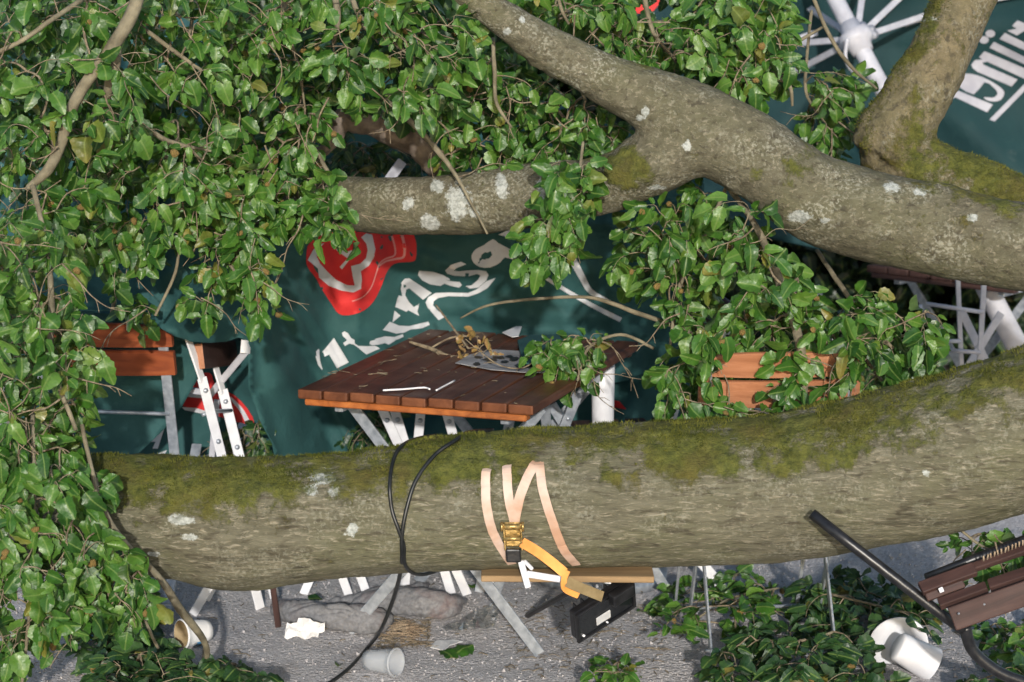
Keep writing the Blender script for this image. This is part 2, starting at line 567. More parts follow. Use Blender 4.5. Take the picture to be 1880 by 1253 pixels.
# ------------------------------------------------------------------ ground
def build_ground():
    bm = bmesh.new()
    nx, ny = 150, 90
    x0, x1, y0, y1 = -2.2, 2.2, 5.2, 7.9
    vsl = [[bm.verts.new((x0 + (x1 - x0) * i / nx, y0 + (y1 - y0) * j / ny, 0)) for i in range(nx + 1)] for j in range(ny + 1)]
    for row in vsl:
        for v in row:
            e = min(v.co.x - x0, x1 - v.co.x, v.co.y - y0, y1 - v.co.y, 0.3) / 0.3
            v.co.z = 0.010 * e * fbm(v.co * 2.6, 4) + 0.004 * e * fbm(v.co * 22, 3)
    for j in range(ny):
        for i in range(nx):
            bm.faces.new((vsl[j][i], vsl[j][i + 1], vsl[j + 1][i + 1], vsl[j + 1][i]))
    R = 300.0                                          # the flat surroundings, joined edge to edge
    ring = [(x0, y0), (x1, y0), (x1, y1), (x0, y1)]
    far = [(-R, -R), (R, -R), (R, R), (-R, R)]
    for k in range(4):
        a, b_ = ring[k], ring[(k + 1) % 4]; c, d = far[(k + 1) % 4], far[k]
        bm.faces.new([bm.verts.new((*p, 0)) for p in (d, c, b_, a)])
    tag(obj('ground', bm, M_GROUND), kind='structure')


build_ground()


# ------------------------------------------------------------------ the fallen tree's trunk and limbs
def sweep_limb(spans, n=14, seg=40, wob=0.05, f=1.6, seed=0.0):
    """spans: (px, py, radius_px, Y). Returns a bmesh of a round limb with an uneven girth."""
    pts = catmull(spans, n)
    c = [P(p[0], p[1], p[3]) for p in pts]
    r = [max(p[2], 2) * mpp(q) for p, q in zip(pts, c)]
    bm = bmesh.new()
    tube(bm, c, r, seg)
    return bm, c, r


def remesh(bm, voxel, smooth=4):
    me = bpy.data.meshes.new('tmp')
    bm.to_mesh(me); bm.free()
    o = bpy.data.objects.new('tmp', me)
    COL.objects.link(o)
    md = o.modifiers.new('r', 'REMESH'); md.mode = 'VOXEL'; md.voxel_size = voxel
    sm = o.modifiers.new('s', 'SMOOTH'); sm.iterations = smooth; sm.factor = 0.6
    dg = bpy.context.evaluated_depsgraph_get()
    ev = bpy.data.meshes.new_from_object(o.evaluated_get(dg))
    bpy.data.objects.remove(o); bpy.data.meshes.remove(me)
    return ev


def finish_limb(name, me, material, moss_fn, lichen, knots=(), amp=0.012, long_axis=(0.35, 1, 1)):
    """Uneven bark relief, then the per-vertex growth of moss and lichen."""
    me.name = name
    nrm = [v.normal.copy() for v in me.vertices]
    la = Vector(long_axis)
    for v, n in zip(me.vertices, nrm):
        q = Vector((v.co.x * la.x, v.co.y * la.y, v.co.z * la.z))
        d = amp * fbm(q * 3.2, 3) + amp * 0.35 * fbm(q * 13.0, 4) + 0.0022 * fbm(q * 60.0, 2)
        for kp, kr, kh in knots:
            s = (v.co - kp).length / kr
            if s < 1: d += kh * (1 - s * s) ** 2
        v.co += n * d
    mo = me.attributes.new('moss', 'FLOAT', 'POINT')
    li = me.attributes.new('lichen', 'FLOAT', 'POINT')
    lp = [(P(x, y, Y), rx * 1.0, ry) for x, y, Y, rx, ry in lichen]
    mv, lv = [], []
    for v, n in zip(me.vertices, nrm):
        mv.append(moss_fn(v.co, n))
        best = 0.0
        for (c, rx, ry) in lp:
            k = mpp(c)
            dd = sqrt(((v.co.x - c.x) / (rx * k)) ** 2 + ((v.co.z - c.z) / (ry * k)) ** 2 + (max(abs(v.co.y - c.y) - 0.2, 0) / 0.05) ** 2)
            best = max(best, 1.0 - 0.5 * dd)
        lv.append(best)
    for v, n, m_ in zip(me.vertices, nrm, mv):              # moss cushions
        k = sstep(0.40, 0.80, m_ + 0.9 * fbm(v.co * 9, 3))
        if k > 0: v.co += n * k * (0.004 + 0.006 * abs(fbm(v.co * 24, 3)))
    mo.data.foreach_set('value', mv)
    li.data.foreach_set('value', lv)
    me.materials.clear(); me.materials.append(material)
    me.polygons.foreach_set('use_smooth', [True] * len(me.polygons))
    o = bpy.data.objects.new(name, me)
    COL.objects.link(o)
    return o


def bvh_of(o):
    me = o.data
    return BVHTree.FromPolygons([v.co.copy() for v in me.vertices], [tuple(p.vertices) for p in me.polygons])


def sstep(a, b, x):
    t = min(max((x - a) / (b - a), 0), 1)
    return t * t * (3 - 2 * t)


LOG_EDGES = [(-260, 850, 1035), (-80, 848, 1036), (60, 842, 1040), (200, 832, 1044), (320, 834, 1066), (420, 836, 1086), (520, 834, 1078), (640, 826, 1062), (800, 802, 1050),
             (1000, 783, 1043), (1250, 776, 1037), (1400, 768, 1030), (1500, 750, 1019), (1620, 722, 1001), (1700, 699, 985), (1800, 667, 962),
             (1900, 636, 928), (2030, 585, 880), (2200, 500, 800), (2400, 390, 700)]


def log_Y(x):
    return 5.86 - 0.10 * sstep(1300, 2000, x)


bm, LOG_C, LOG_R = sweep_limb([(x, (a + b) / 2, (b - a) / 2 * 0.985, log_Y(x)) for x, a, b in LOG_EDGES], 8, 40)
me = remesh(bm, 0.011, 3)


def log_moss(p, n):
    px, py = pix(p)
    top = sstep(-0.05, 0.85, n.z)
    m = top * 0.84 + 0.12 * fbm(p * 5, 3)
    if px < 640: m += 0.32 * sstep(-0.45, 0.3, n.z) * sstep(640, 430, px) * (1 if px > 230 else sstep(120, 230, px))
    m += 0.22 * sstep(640, 820, px) * sstep(1010, 900, px) * sstep(-0.1, 0.4, n.z)
    m += 0.20 * sstep(1120, 1250, px) * sstep(1700, 1500, px) * sstep(0.0, 0.45, n.z)
    m -= 0.30 * sstep(960, 1030, px) * sstep(1130, 1060, px) * sstep(0.97, 0.7, n.z)
    return m - 0.10


log = finish_limb('fallen_trunk', me, M_LOG, log_moss,
                  [(590, 885, 5.72, 22, 10), (612, 905, 5.72, 10, 8), (570, 903, 5.72, 14, 8), (645, 972, 5.7, 11, 11), (283, 1016, 5.72, 11, 6), (452, 868, 5.72, 11, 8),
                   (1702, 871, 5.6, 8, 6), (330, 955, 5.7, 22, 9), (350, 985, 5.7, 16, 7)],
                  knots=[(P(430, 1000, 5.7), 0.06, 0.012), (P(1330, 930, 5.68), 0.05, 0.014), (P(1335, 930, 5.67), 0.02, -0.016), (P(820, 985, 5.7), 0.05, 0.010), (P(1660, 860, 5.6), 0.05, 0.012), (P(590, 1010, 5.7), 0.045, 0.012), (P(595, 1010, 5.69), 0.018, -0.014)],
                  amp=0.015, long_axis=(0.3, 1, 1))
log.name = 'fallen_tree'
tag(log, 'thick mossy fallen trunk lying across the foreground with straps and a cable round it', 'tree trunk')
LOG_BVH = bvh_of(log)


def add_moss_tufts(parent, me, count, attr='moss', lo=0.55, hmin=0.004, hmax=0.009, seed=3, skip=None):
    r = random.Random(seed)
    vals = [d.value for d in me.attributes[attr].data]
    ids = [p for p in me.polygons if sum(vals[i] for i in p.vertices) / len(p.vertices) > lo and p.normal.y < 0.45]
    if not ids: return
    V, F = [], []
    for _ in range(count):
        p = ids[r.randrange(len(ids))]
        a, b_ = me.vertices[p.vertices[0]].co, me.vertices[p.vertices[2]].co
        c = me.vertices[p.vertices[1]].co
        u, w = r.random(), r.random()
        q = a + (b_ - a) * u + (c - a) * w * 0.5
        if fbm(q * 11, 4) < 0.32 - 0.55 * r.random(): continue
        if skip and skip[0] < pix(q)[0] < skip[1] and pix(q)[1] > 864: continue
        n = p.normal
        t = n.orthogonal().normalized()
        t = (t * cos(r.random() * 6.28) + n.cross(t) * sin(r.random() * 6.28)).normalized()
        h = r.uniform(hmin, hmax)
        k = len(V)
        V += [q - t * 0.0010, q + t * 0.0010, q + n * h + t.cross(n) * r.uniform(-.004, .004) + t * r.uniform(-.004, .004)]
        F.append((k, k + 1, k + 2))
    m = bpy.data.meshes.new('moss')
    m.from_pydata(V, [], F)
    m.materials.append(M_MOSS)
    o = bpy.data.objects.new('moss', m)
    link(o, parent)
    o['kind'] = 'stuff'


add_moss_tufts(log, log.data, 60000, lo=0.66, skip=(882, 1012))

# the big forked limb above it
main = [(2250, 520, 84, 6.05), (2030, 478, 80, 6.12), (1880, 455, 78, 6.16), (1780, 434, 81, 6.2), (1690, 413, 83, 6.22), (1590, 395, 83, 6.25), (1500, 365, 82, 6.27),
        (1430, 318, 80, 6.28), (1350, 268, 80, 6.30), (1270, 225, 74, 6.31), (1190, 182, 60, 6.32), (1110, 146, 47, 6.32), (1020, 96, 39, 6.30), (930, 38, 34, 6.27), (850, -16, 31, 6.24), (760, -80, 29, 6.2)]
low = [(1330, 255, 66, 6.30), (1260, 266, 68, 6.31), (1200, 298, 64, 6.33), (1130, 330, 56, 6.36), (1060, 348, 56, 6.39), (980, 358, 56, 6.43), (880, 373, 56, 6.48), (780, 379, 53, 6.53),
       (690, 378, 50, 6.58), (600, 371, 45, 6.64), (500, 378, 38, 6.72), (380, 368, 31, 6.8), (230, 372, 25, 6.9), (80, 395, 18, 7.0)]
bm, c1, r1 = sweep_limb(main, 10, 36)
bm2, c2, r2 = sweep_limb(low, 10, 36)
tmp = bpy.data.meshes.new('t'); bm2.to_mesh(tmp); bm2.free(); bm.from_mesh(tmp); bpy.data.meshes.remove(tmp)
# the swollen lip of old bark under the crotch
tube(bm, [P(1120, 312, 6.30), P(1195, 308, 6.275), P(1275, 285, 6.30)], [0.03, 0.05, 0.03], 16)
me = remesh(bm, 0.0115, 7)


def limb_moss(p, n):
    px, py = pix(p)
    m = 0.15 * sstep(0.4, 1, n.z) + 0.22 * fbm(p * 6, 3)
    d = sqrt(((px - 1155) / 75) ** 2 + ((py - 305) / 60) ** 2)
    m += 0.85 * sstep(1.3, 0.3, d)
    d = sqrt(((px - 1480) / 55) ** 2 + ((py - 305) / 45) ** 2)
    m += 0.45 * sstep(1.3, 0.3, d)
    m += 0.55 * sstep(1560, 1800, px) * sstep(0.55, 0.95, n.z)
    d = sqrt(((px - 1390) / 16) ** 2 + ((py - 318) / 18) ** 2)
    m += 0.6 * sstep(1.3, 0.3, d)
    return m


limb = finish_limb('forked_limb', me, M_LIMB, limb_moss,
                   [(840, 372, 6.42, 22, 33), (921, 341, 6.38, 12, 21), (747, 373, 6.47, 11, 11), (789, 409, 6.45, 18, 15), (803, 343, 6.45, 14, 10), (993, 352, 6.35, 8, 28),
                    (1185, 205, 6.25, 8, 9), (1175, 218, 6.25, 8, 7), (1640, 348, 6.12, 15, 9), (1693, 353, 6.12, 13, 8), (1785, 401, 6.1, 9, 7), (1465, 396, 6.2, 20, 12), (1508, 400, 6.2, 9, 7),
                    (1205, 345, 6.25, 16, 5), (930, 60, 6.2, 8, 7), (960, 38, 6.2, 6, 6), (1260, 268, 6.22, 8, 10), (870, 392, 6.42, 9, 6)],
                   knots=[(P(1160, 318, 6.25), 0.12, 0.010), (P(1590, 390, 6.15), 0.12, 0.012), (P(1400, 300, 6.2), 0.05, -0.008), (P(1010, 350, 6.33), 0.04, 0.010), (P(1500, 395, 6.15), 0.05, 0.010)], amp=0.009, long_axis=(0.6, 1, 1))
tag(limb, 'big grey lichen-spotted limb with a fork above the tables', 'tree limb')
LIMB_BVH = bvh_of(limb)

# the mossy limb with the sharp bend behind it
bm, _, _ = sweep_limb([(1850, -150, 52, 6.7), (1800, -60, 54, 6.66), (1757, 30, 55, 6.62), (1722, 110, 57, 6.58), (1682, 180, 62, 6.56), (1645, 240, 68, 6.55), (1628, 285, 70, 6.55)], 10, 32)
bm2, _, _ = sweep_limb([(1600, 262, 46, 6.55), (1645, 290, 60, 6.55), (1720, 330, 62, 6.52), (1800, 352, 58, 6.48), (1890, 385, 54, 6.42), (2020, 420, 50, 6.36), (2150, 450, 46, 6.3)], 10, 32)
tmp = bpy.data.meshes.new('t'); bm2.to_mesh(tmp); bm2.free(); bm.from_mesh(tmp); bpy.data.meshes.remove(tmp)
me = remesh(bm, 0.0105, 7)


def bent_moss(p, n):
    px, py = pix(p)
    m = 0.42 + 0.35 * fbm(p * 7, 3) + 0.35 * sstep(0.3, 0.9, n.z) + 0.5 * sstep(190, 300, py) * sstep(1620, 1700, px)
    m += 0.25 * sstep(0.2, 0.8, -n.x)
    return m - 0.12


bent = finish_limb('bent_limb', me, M_MOSSLIMB, bent_moss, [(1700, 40, 6.5, 10, 4), (1715, 38, 6.5, 12, 4)], amp=0.010, long_axis=(1, 1, 0.6))
tag(bent, 'moss-covered limb bent sharply upward behind the forked limb', 'tree limb')
add_moss_tufts(bent, bent.data, 14000, lo=0.45, seed=5)


def gnarled(name, spans, label, cat, mt=M_DEAD, seg=18, group=None, amp=0.006):
    bm, _, _ = sweep_limb(spans, 8, seg)
    bm.normal_update()
    for v in bm.verts: v.co += v.normal * amp * fbm(v.co * 14, 4)
    return tag(obj(name, bm, mt), label, cat, group)


gnarled('broken_branch', [(560, 300, 12, 6.70), (600, 268, 15, 6.65), (628, 228, 20, 6.63), (665, 225, 26, 6.63), (720, 236, 30, 6.67), (765, 262, 26, 6.70), (800, 305, 20, 6.75), (815, 340, 14, 6.80)],
        'arched broken brown branch above the forked limb, amid leaves', 'branch', amp=0.014)

# ------------------------------------------------------------------ canvas sheets
class Sheet:
    def __init__(s, depth): s.depth = depth

    def at(s, x, y, off=0.0):
        return P(x, y, s.depth(x, y) - off)

    def mesh(s, outline, step=11, off=0.0, holes=()):
        """A sheet of cloth (or a print lying on it) cut to an outline."""
        vs_, es = [], []
        for loop in [outline] + list(holes):
            k0 = len(vs_)
            pts = []
            for i in range(len(loop)):
                a, b_ = loop[i], loop[(i + 1) % len(loop)]
                n = max(1, int(math.hypot(b_[0] - a[0], b_[1] - a[1]) / step))
                pts += [(a[0] + (b_[0] - a[0]) * k / n, a[1] + (b_[1] - a[1]) * k / n) for k in range(n)]
            vs_ += pts
            es += [(k0 + i, k0 + (i + 1) % len(pts)) for i in range(len(pts))]
        xs = [p[0] for p in outline]; ys = [p[1] for p in outline]
        r = random.Random(1)
        y = min(ys) + step / 2
        row = 0
        while y < max(ys):
            x = min(xs) + step / 2 + (step / 2 if row % 2 else 0)
            while x < max(xs):
                if in_poly(x, y, outline) and not any(in_poly(x, y, h) for h in holes):
                    vs_.append((x + r.uniform(-.1, .1) * step, y + r.uniform(-.1, .1) * step))
                x += step
            y += step * 0.87
            row += 1
        res = geometry.delaunay_2d_cdt([Vector(p) for p in vs_], es, [], 2 if holes else 1, 1e-4)
        return [s.at(p.x, p.y, off) for p in res[0]], [tuple(f) for f in res[2]]

    def cloth(s, name, outline, mt, parent, step=11, thick=0.003):
        V, F = s.mesh(outline, step)
        me = bpy.data.meshes.new(name)
        me.from_pydata(V, [], F)
        me.materials.append(mt)
        me.polygons.foreach_set('use_smooth', [True] * len(me.polygons))
        o = bpy.data.objects.new(name, me)
        md = o.modifiers.new('thick', 'SOLIDIFY'); md.thickness = thick; md.offset = 0
        return link(o, parent)

    def prints(s, name, loops, mt, parent, off=0.005, step=9):
        """loops: outlines, or (outline, [holes]). One flat print on the cloth."""
        V, F = [], []
        for lp in loops:
            if isinstance(lp, tuple): v, f = s.mesh(lp[0], step, off, lp[1])
            else: v, f = s.mesh(lp, step, off)
            k = len(V)
            V += v
            F += [tuple(i + k for i in q) for q in f]
        me = bpy.data.meshes.new(name)
        me.from_pydata(V, [], F)
        me.materials.append(mt)
        me.polygons.foreach_set('use_smooth', [True] * len(me.polygons))
        return link(bpy.data.objects.new(name, me), parent)


def smooth_loop(pts, n=3):
    m = len(pts)
    out = []
    for i in range(m):
        p0, p1, p2, p3 = pts[i - 1], pts[i], pts[(i + 1) % m], pts[(i + 2) % m]
        for k in range(n):
            t = k / n
            out.append(tuple(0.5 * (2 * b + (c - a) * t + (2 * a - 5 * b + 4 * c - d) * t * t + (3 * b - a - 3 * c + d) * t ** 3) for a, b, c, d in zip(p0, p1, p2, p3)))
    return out


def stroke(pts, w):
    """Outline of a line of width w (a list for a changing width)."""
    pts = catmull(pts, 4)
    L, R_ = [], []
    for i, p in enumerate(pts):
        a, b_ = pts[max(i - 1, 0)], pts[min(i + 1, len(pts) - 1)]
        d = math.hypot(b_[0] - a[0], b_[1] - a[1]) or 1
        nx, ny = -(b_[1] - a[1]) / d, (b_[0] - a[0]) / d
        ww = w if not isinstance(w, (list, tuple)) else w[0] + (w[1] - w[0]) * i / (len(pts) - 1)
        L.append((p[0] + nx * ww / 2, p[1] + ny * ww / 2)); R_.append((p[0] - nx * ww / 2, p[1] - ny * ww / 2))
    return L + R_[::-1]


def T(pts, s, ox, oy): return [(ox + x * s, oy + y * s) for x, y in pts]


# --- the fallen umbrella that hangs over the first chair and behind the table
umb = thing('fallen_umbrella', Vector((P(1105, 740, 7.05).x, 7.05, 0)),
            'dark green umbrella collapsed under the limb, its canopy with red emblem and white lettering', 'umbrella')


def d_front(x, y):
    Y = 6.50 + 0.36 * sstep(300, 480, x) + 0.34 * sstep(470, 620, x) + 0.33 * sstep(620, 800, x)
    Y -= 0.10 * sstep(560, 470, y) * sstep(420, 640, x)
    Y += 0.20 * sstep(600, 430, y) * sstep(420, 250, x)                    # the slack part leans back under the branches
    t = (x * 0.86 - y * 0.5)
    Y += 0.016 * sin(t / 17.0 + 1.3 * sin(y / 60.0)) * sstep(400, 520, y) * sstep(700, 560, x)
    Y += 0.022 * sin(x / 46.0 + y / 90.0) * sstep(800, 700, y)
    Y += 0.030 * fbm(Vector((x / 150.0, y / 150.0, 0.3)), 3)
    Y += 0.026 * (abs(sin((x * 0.35 + y) / 31.0 + 2.2 * fbm(Vector((x / 120.0, y / 120.0, 7)), 2))) ** 0.6 - 0.6) * sstep(640, 760, x)
    Y += 0.024 * (abs(sin((x * 0.8 - y * 0.7) / 33.0 + 2.5 * fbm(Vector((x / 100.0, y / 100.0, 8)), 2))) ** 0.6 - 0.6)
    # long stretch folds running down from the red emblem
    for fx, fy, w, h in ((505, 560, 18, 0.045), (545, 560, 11, 0.034), (600, 610, 11, 0.024), (470, 560, 12, 0.025)):
        u = (x - fx) - (y - fy) * 0.55
        Y += h * math.exp(-(u / w) ** 2) * sstep(450, 560, y)
    u = (y - 560) - 22 * sin((x - 820) / 120.0)
    Y -= 0.030 * math.exp(-(u / 18.0) ** 2) * sstep(780, 860, x) * sstep(1240, 1100, x)
    # the rolled hem above the chair and down its right side
    hem = 628 - 0.12 * abs(x - 400) if x < 460 else 1e9
    Y -= 0.05 * sstep(hem - 42, hem - 8, y) * sstep(480, 440, x)
    e = x - (452 + 0.30 * max(0, y - 640) * (0.2 if y < 720 else 0.75) - 4)
    if y > 600: Y -= 0.06 * math.exp(-(e / 16.0) ** 2) * sstep(600, 660, y)
    return Y


front = Sheet(d_front)
F1 = [(60, 380), (300, 350), (620, 380), (1000, 340), (1290, 330), (1290, 640), (1150, 700), (1000, 720), (800, 720), (706, 742), (664, 768), (640, 826), (632, 870), (510, 870), (500, 815), (476, 770), (457, 715), (457, 640),
      (455, 626), (438, 620), (415, 628), (385, 630), (352, 628), (322, 618), (296, 604), (270, 594), (240, 585), (200, 570), (60, 575)]
front.cloth('canopy_panel', F1, M_FABRIC, umb, 9)
A = lambda pts: T(pts, .2394, 560, 400)
front.prints('emblem', [smooth_loop(A([(10, 300), (45, 180), (250, 100), (510, 110), (800, 120), (842, 160), (855, 220), (850, 310), (820, 338), (720, 345), (665, 368), (622, 430), (580, 540), (520, 650), (440, 718), (340, 748), (260, 738), (205, 665), (130, 550), (80, 460), (20, 380)]))], M_REDPRINT, umb, 0.005)
front.prints('emblem_outline', [A([(70, 235), (95, 262), (92, 300), (115, 350), (170, 412), (240, 478), (325, 518), (381, 520), (365, 450), (353, 372), (425, 352), (468, 310), (480, 250), (470, 200), (430, 150), (470, 120), (515, 130), (540, 240), (530, 300), (490, 368), (428, 410), (436, 470), (430, 545), (372, 574), (280, 560), (180, 522), (108, 460), (98, 390), (20, 325)]),
                                A([(235, 245), (270, 222), (312, 270), (355, 248), (392, 280), (352, 308), (284, 397), (265, 380), (325, 312)]),
                                A([(95, 208), (150, 195), (120, 225)])], M_WHITEPRINT, umb, 0.008)
front.prints('emblem_stripe', [stroke(A([(740, 120), (762, 220), (755, 300), (690, 318), (620, 335), (570, 370)]), [5.5, 2.5]), stroke(A([(665, 140), (690, 230), (685, 290), (620, 315), (570, 355), (545, 430), (505, 540), (440, 610), (360, 642)]), [3.5, 1.5])], M_PINKPRINT, umb, 0.008)
LET = [A(p) for p in (
    [(112, 998), (85, 1025), (82, 1070), (100, 1130), (130, 1168), (134, 1160), (116, 1100), (110, 1040)],
    [(222, 922), (127, 1038), (147, 1068), (186, 1050), (245, 1156), (336, 1110)],
    [(300, 872), (283, 885), (290, 907), (322, 940), (292, 962), (306, 984), (340, 966), (372, 972), (410, 1000), (470, 1050), (576, 1003), (540, 984), (470, 986), (410, 984), (382, 966), (380, 938), (355, 925), (328, 885)],
    [(750, 893), (757, 912), (690, 945), (642, 974), (612, 962), (560, 975), (515, 980), (494, 968), (500, 948), (545, 928), (612, 910), (685, 915)],
    [(650, 798), (596, 862), (640, 872), (700, 890), (760, 882), (810, 858), (900, 848), (956, 822), (946, 797), (870, 815), (800, 832), (720, 828)],
    [(686, 713), (670, 804), (733, 752)],
    [(715, 596), (692, 685), (778, 722), (792, 710), (875, 754), (862, 720), (877, 660), (835, 686), (795, 645), (768, 595), (776, 552), (800, 542), (905, 630), (972, 578), (800, 466), (765, 468), (738, 500), (735, 550), (746, 602)],
    [(1196, 338), (1120, 362), (1075, 405), (1090, 430), (1150, 446), (1250, 452), (1318, 432), (1345, 442), (1328, 476), (1275, 520), (1230, 524), (1265, 545), (1330, 536), (1390, 482), (1407, 440), (1390, 412), (1330, 400), (1250, 405), (1180, 412), (1140, 406), (1165, 385), (1237, 358)],
    [(1480, 130), (1600, 78), (1612, 100), (1592, 162)],
    [(1462, 462), (1400, 540), (1330, 580), (1250, 606), (1100, 602), (1020, 617), (987, 642), (982, 672), (1022, 716), (1082, 756), (1025, 787), (990, 747), (940, 690), (924, 650), (944, 610), (1000, 578), (1100, 574), (1250, 578), (1320, 548), (1390, 488)])]
LET += [(A([(875, 408), (866, 440), (900, 482), (960, 512), (1040, 524), (1070, 506), (1112, 522), (1180, 537), (1204, 518), (1186, 494), (1120, 488), (1078, 476), (1112, 480), (1108, 468), (1060, 440), (980, 415)]), [A([(934, 432), (932, 446), (990, 474), (1036, 474), (1044, 456), (996, 436)])]),
        (smooth_loop(A([(1440, 165), (1370, 212), (1310, 242), (1277, 290), (1290, 342), (1340, 378), (1420, 382), (1500, 342), (1535, 305), (1640, 332), (1652, 290), (1560, 235), (1482, 195)]), 2), [smooth_loop(A([(1402, 247), (1352, 275), (1345, 305), (1382, 330), (1440, 325), (1490, 290), (1495, 257), (1450, 242)]), 2)])]
front.prints('lettering', LET, M_WHITEPRINT, umb, 0.005, 7)
front.prints('print_line', [stroke([(985, 500), (1030, 528), (1085, 560), (1140, 588)], [6, 9]), stroke([(1052, 478), (1068, 508), (1085, 536), (1120, 556)], [14, 8])], M_WHITEPRINT, umb, 0.005, 7)
front.prints('hem_tag', [[(443, 624), (461, 626), (459, 650), (441, 648)]], M_PAPER, umb, 0.012, 8)

# panels of the same canopy that lie further back
d_back1 = lambda x, y: 6.98 + 0.04 * sin(x / 60 + y / 80) - 0.22 * sstep(520, 300, x) + 0.03 * fbm(Vector((x / 120, y / 120, 3)), 3)
d_back2 = lambda x, y: 7.16 + 0.035 * sin(x / 40 - y / 50) + 0.03 * fbm(Vector((x / 90, y / 90, 5)), 3)
b1, b2 = Sheet(d_back1), Sheet(d_back2)
b1.cloth('canopy_panel', [(40, 560), (420, 600), (398, 640), (372, 680), (335, 745), (300, 790), (262, 826), (225, 860), (40, 860)], M_FABRIC, umb, 12)
b2.cloth('canopy_panel', [(200, 600), (520, 590), (530, 850), (492, 830), (472, 780), (440, 775), (425, 800), (400, 830), (352, 842), (330, 870), (200, 870)], M_FABRIC, umb, 11)
D = lambda pts: T(pts, .2314, 130, 560)
b2.prints('emblem', [smooth_loop(D([(1010, 560), (1080, 538), (1120, 560), (1150, 640), (1290, 712), (1400, 822), (1457, 945), (1330, 932), (1100, 862), (880, 800), (880, 740), (930, 650)]), 2)], M_REDPRINT, umb, 0.006)
b2.prints('emblem_stripe', [D([(905, 668), (1050, 675), (1100, 690), (1040, 742), (870, 725)]), D([(880, 812), (990, 818), (1072, 842), (1062, 868), (905, 836)]), stroke(D([(1262, 735), (1350, 830), (1405, 932)]), [5, 9])], M_WHITEPRINT, umb, 0.010, 7)
b2.prints('lettering', [D([(612, 975), (745, 973), (690, 1142), (648, 1140), (672, 1086), (492, 1092)]), D([(685, 1182), (762, 1153), (745, 1187)])], M_WHITEPRINT, umb, 0.006, 7)
d_low = lambda x, y: 7.62 + 0.05 * sin(x / 50 + y / 40) + 0.04 * fbm(Vector((x / 90, y / 90, 9)), 3)
b3 = Sheet(d_low)
b3.cloth('canopy_panel', [(640, 690), (1290, 600), (1290, 830), (640, 860)], M_FABRIC, umb, 14)
b3.prints('emblem', [[(1122, 733), (1138, 738), (1150, 752), (1126, 748)]], M_REDPRINT, umb, 0.006, 8)
# the canopy's far side, up behind the leaves
d_up = lambda x, y: 8.35 + 0.10 * sin(x / 140 + y / 100) + 0.12 * fbm(Vector((x / 200, y / 200, 11)), 3) - 0.35 * sstep(300, 620, y)
Sheet(d_up).cloth('canopy_panel', [(-160, 60), (200, 20), (760, 60), (1010, 180), (1290, 300), (1300, 480), (-160, 620)], M_FABRIC, umb, 26)

# pole, ribs
bm = bmesh.new()
pc = Vector((P(1107, 740, 7.02).x, 7.02, 0))
tube(bm, [pc + Vector((0, 0, z)) for z in (0.012, 0.25, 0.45, 0.60, 0.70)], [0.030, 0.031, 0.0325, 0.0345, 0.0355], 28)
obj('pole', bm, M_WHITE, umb)
bm = bmesh.new(); lathe(bm, [(0.0, 0.0), (0.20, 0.0), (0.20, 0.03), (0.05, 0.05), (0.038, 0.12), (0.0, 0.12)], Matrix.Translation(pc)); obj('base_plate', bm, M_GALV, umb)
for a, b_, w in ((P(452, 645, 6.74), P(385, 726, 6.86), 0.020), (P(392, 722, 6.87), P(300, 712, 6.93), 0.018), (P(398, 735, 6.9), P(388, 850, 6.95), 0.018), (P(738, 297, 7.0), P(690, 365, 6.9), 0.030), (P(1055, 190, 7.7), P(1020, 260, 7.7), 0.022)):
    piece('rib', a, b_, w, 0.012, (0, -1, 0), M_RIB, umb, 0.002)

# --- the second umbrella, tipped back at the upper right: we look into its canopy
HUB = P(1572, 72, 8.9)
POLE_LOW = P(1880, 660, 8.25)
um2 = thing('open_umbrella', Vector((POLE_LOW.x, POLE_LOW.y, 0)), 'dark green umbrella at upper right, tipped back, showing its white ribs and hub inside', 'umbrella')


def d_can2(x, y):
    r = math.hypot(x - 1572, y - 72)
    ang = math.atan2(y - 72, x - 1572)
    Y = 9.45 - 0.00075 * r + 0.10 * abs(sin(ang * 4 + 0.4)) * min(r / 300, 1.0)
    return Y + 0.03 * fbm(Vector((x / 160, y / 160, 1.7)), 3)


can2 = Sheet(d_can2)
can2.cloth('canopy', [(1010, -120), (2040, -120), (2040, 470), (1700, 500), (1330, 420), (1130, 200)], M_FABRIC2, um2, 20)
E = lambda pts: T(pts, .1915, 1660, 0)
t2 = [E(p) for p in (
    [(405, 870), (440, 838), (500, 865), (850, 1005), (795, 1078), (490, 935), (430, 967), (383, 912)],
    [(770, 493), (718, 550), (750, 572), (680, 580), (643, 620), (655, 652), (700, 690), (1030, 832), (1087, 765), (760, 622), (750, 602), (800, 595), (1120, 742), (1240, 800), (1300, 730), (1149, 655)],
    [(860, 403), (818, 460), (1149, 617), (1300, 690), (1350, 630), (1149, 545)], [(965, 318), (913, 375), (1149, 482), (1300, 550), (1350, 490), (1149, 408)],
    [(1085, 198), (1035, 250), (1080, 277), (988, 295), (1080, 342), (1149, 300), (1300, 370), (1350, 310), (1149, 223)],
    [(1149, 812), (1250, 715), (1300, 760), (1149, 880), (868, 1166), (818, 1148)])]
t2 += [smooth_loop(E([(765 + 46 * cos(k * pi / 5), 385 + 36 * sin(k * pi / 5)) for k in range(10)]), 2), smooth_loop(E([(826 + 46 * cos(k * pi / 5), 325 + 36 * sin(k * pi / 5)) for k in range(10)]), 2)]
t2 += [(smooth_loop(E([(493, 790), (510, 748), (560, 716), (640, 710), (760, 745), (880, 810), (950, 868), (957, 910), (925, 960), (860, 976), (788, 960), (765, 933), (850, 940), (890, 912), (890, 880), (850, 835), (770, 790), (667, 907), (520, 830)]), 2), [E([(562, 780), (620, 765), (703, 790), (648, 858), (577, 813)])])]
can2.prints('lettering', t2, M_DIMPRINT, um2, 0.006, 8)
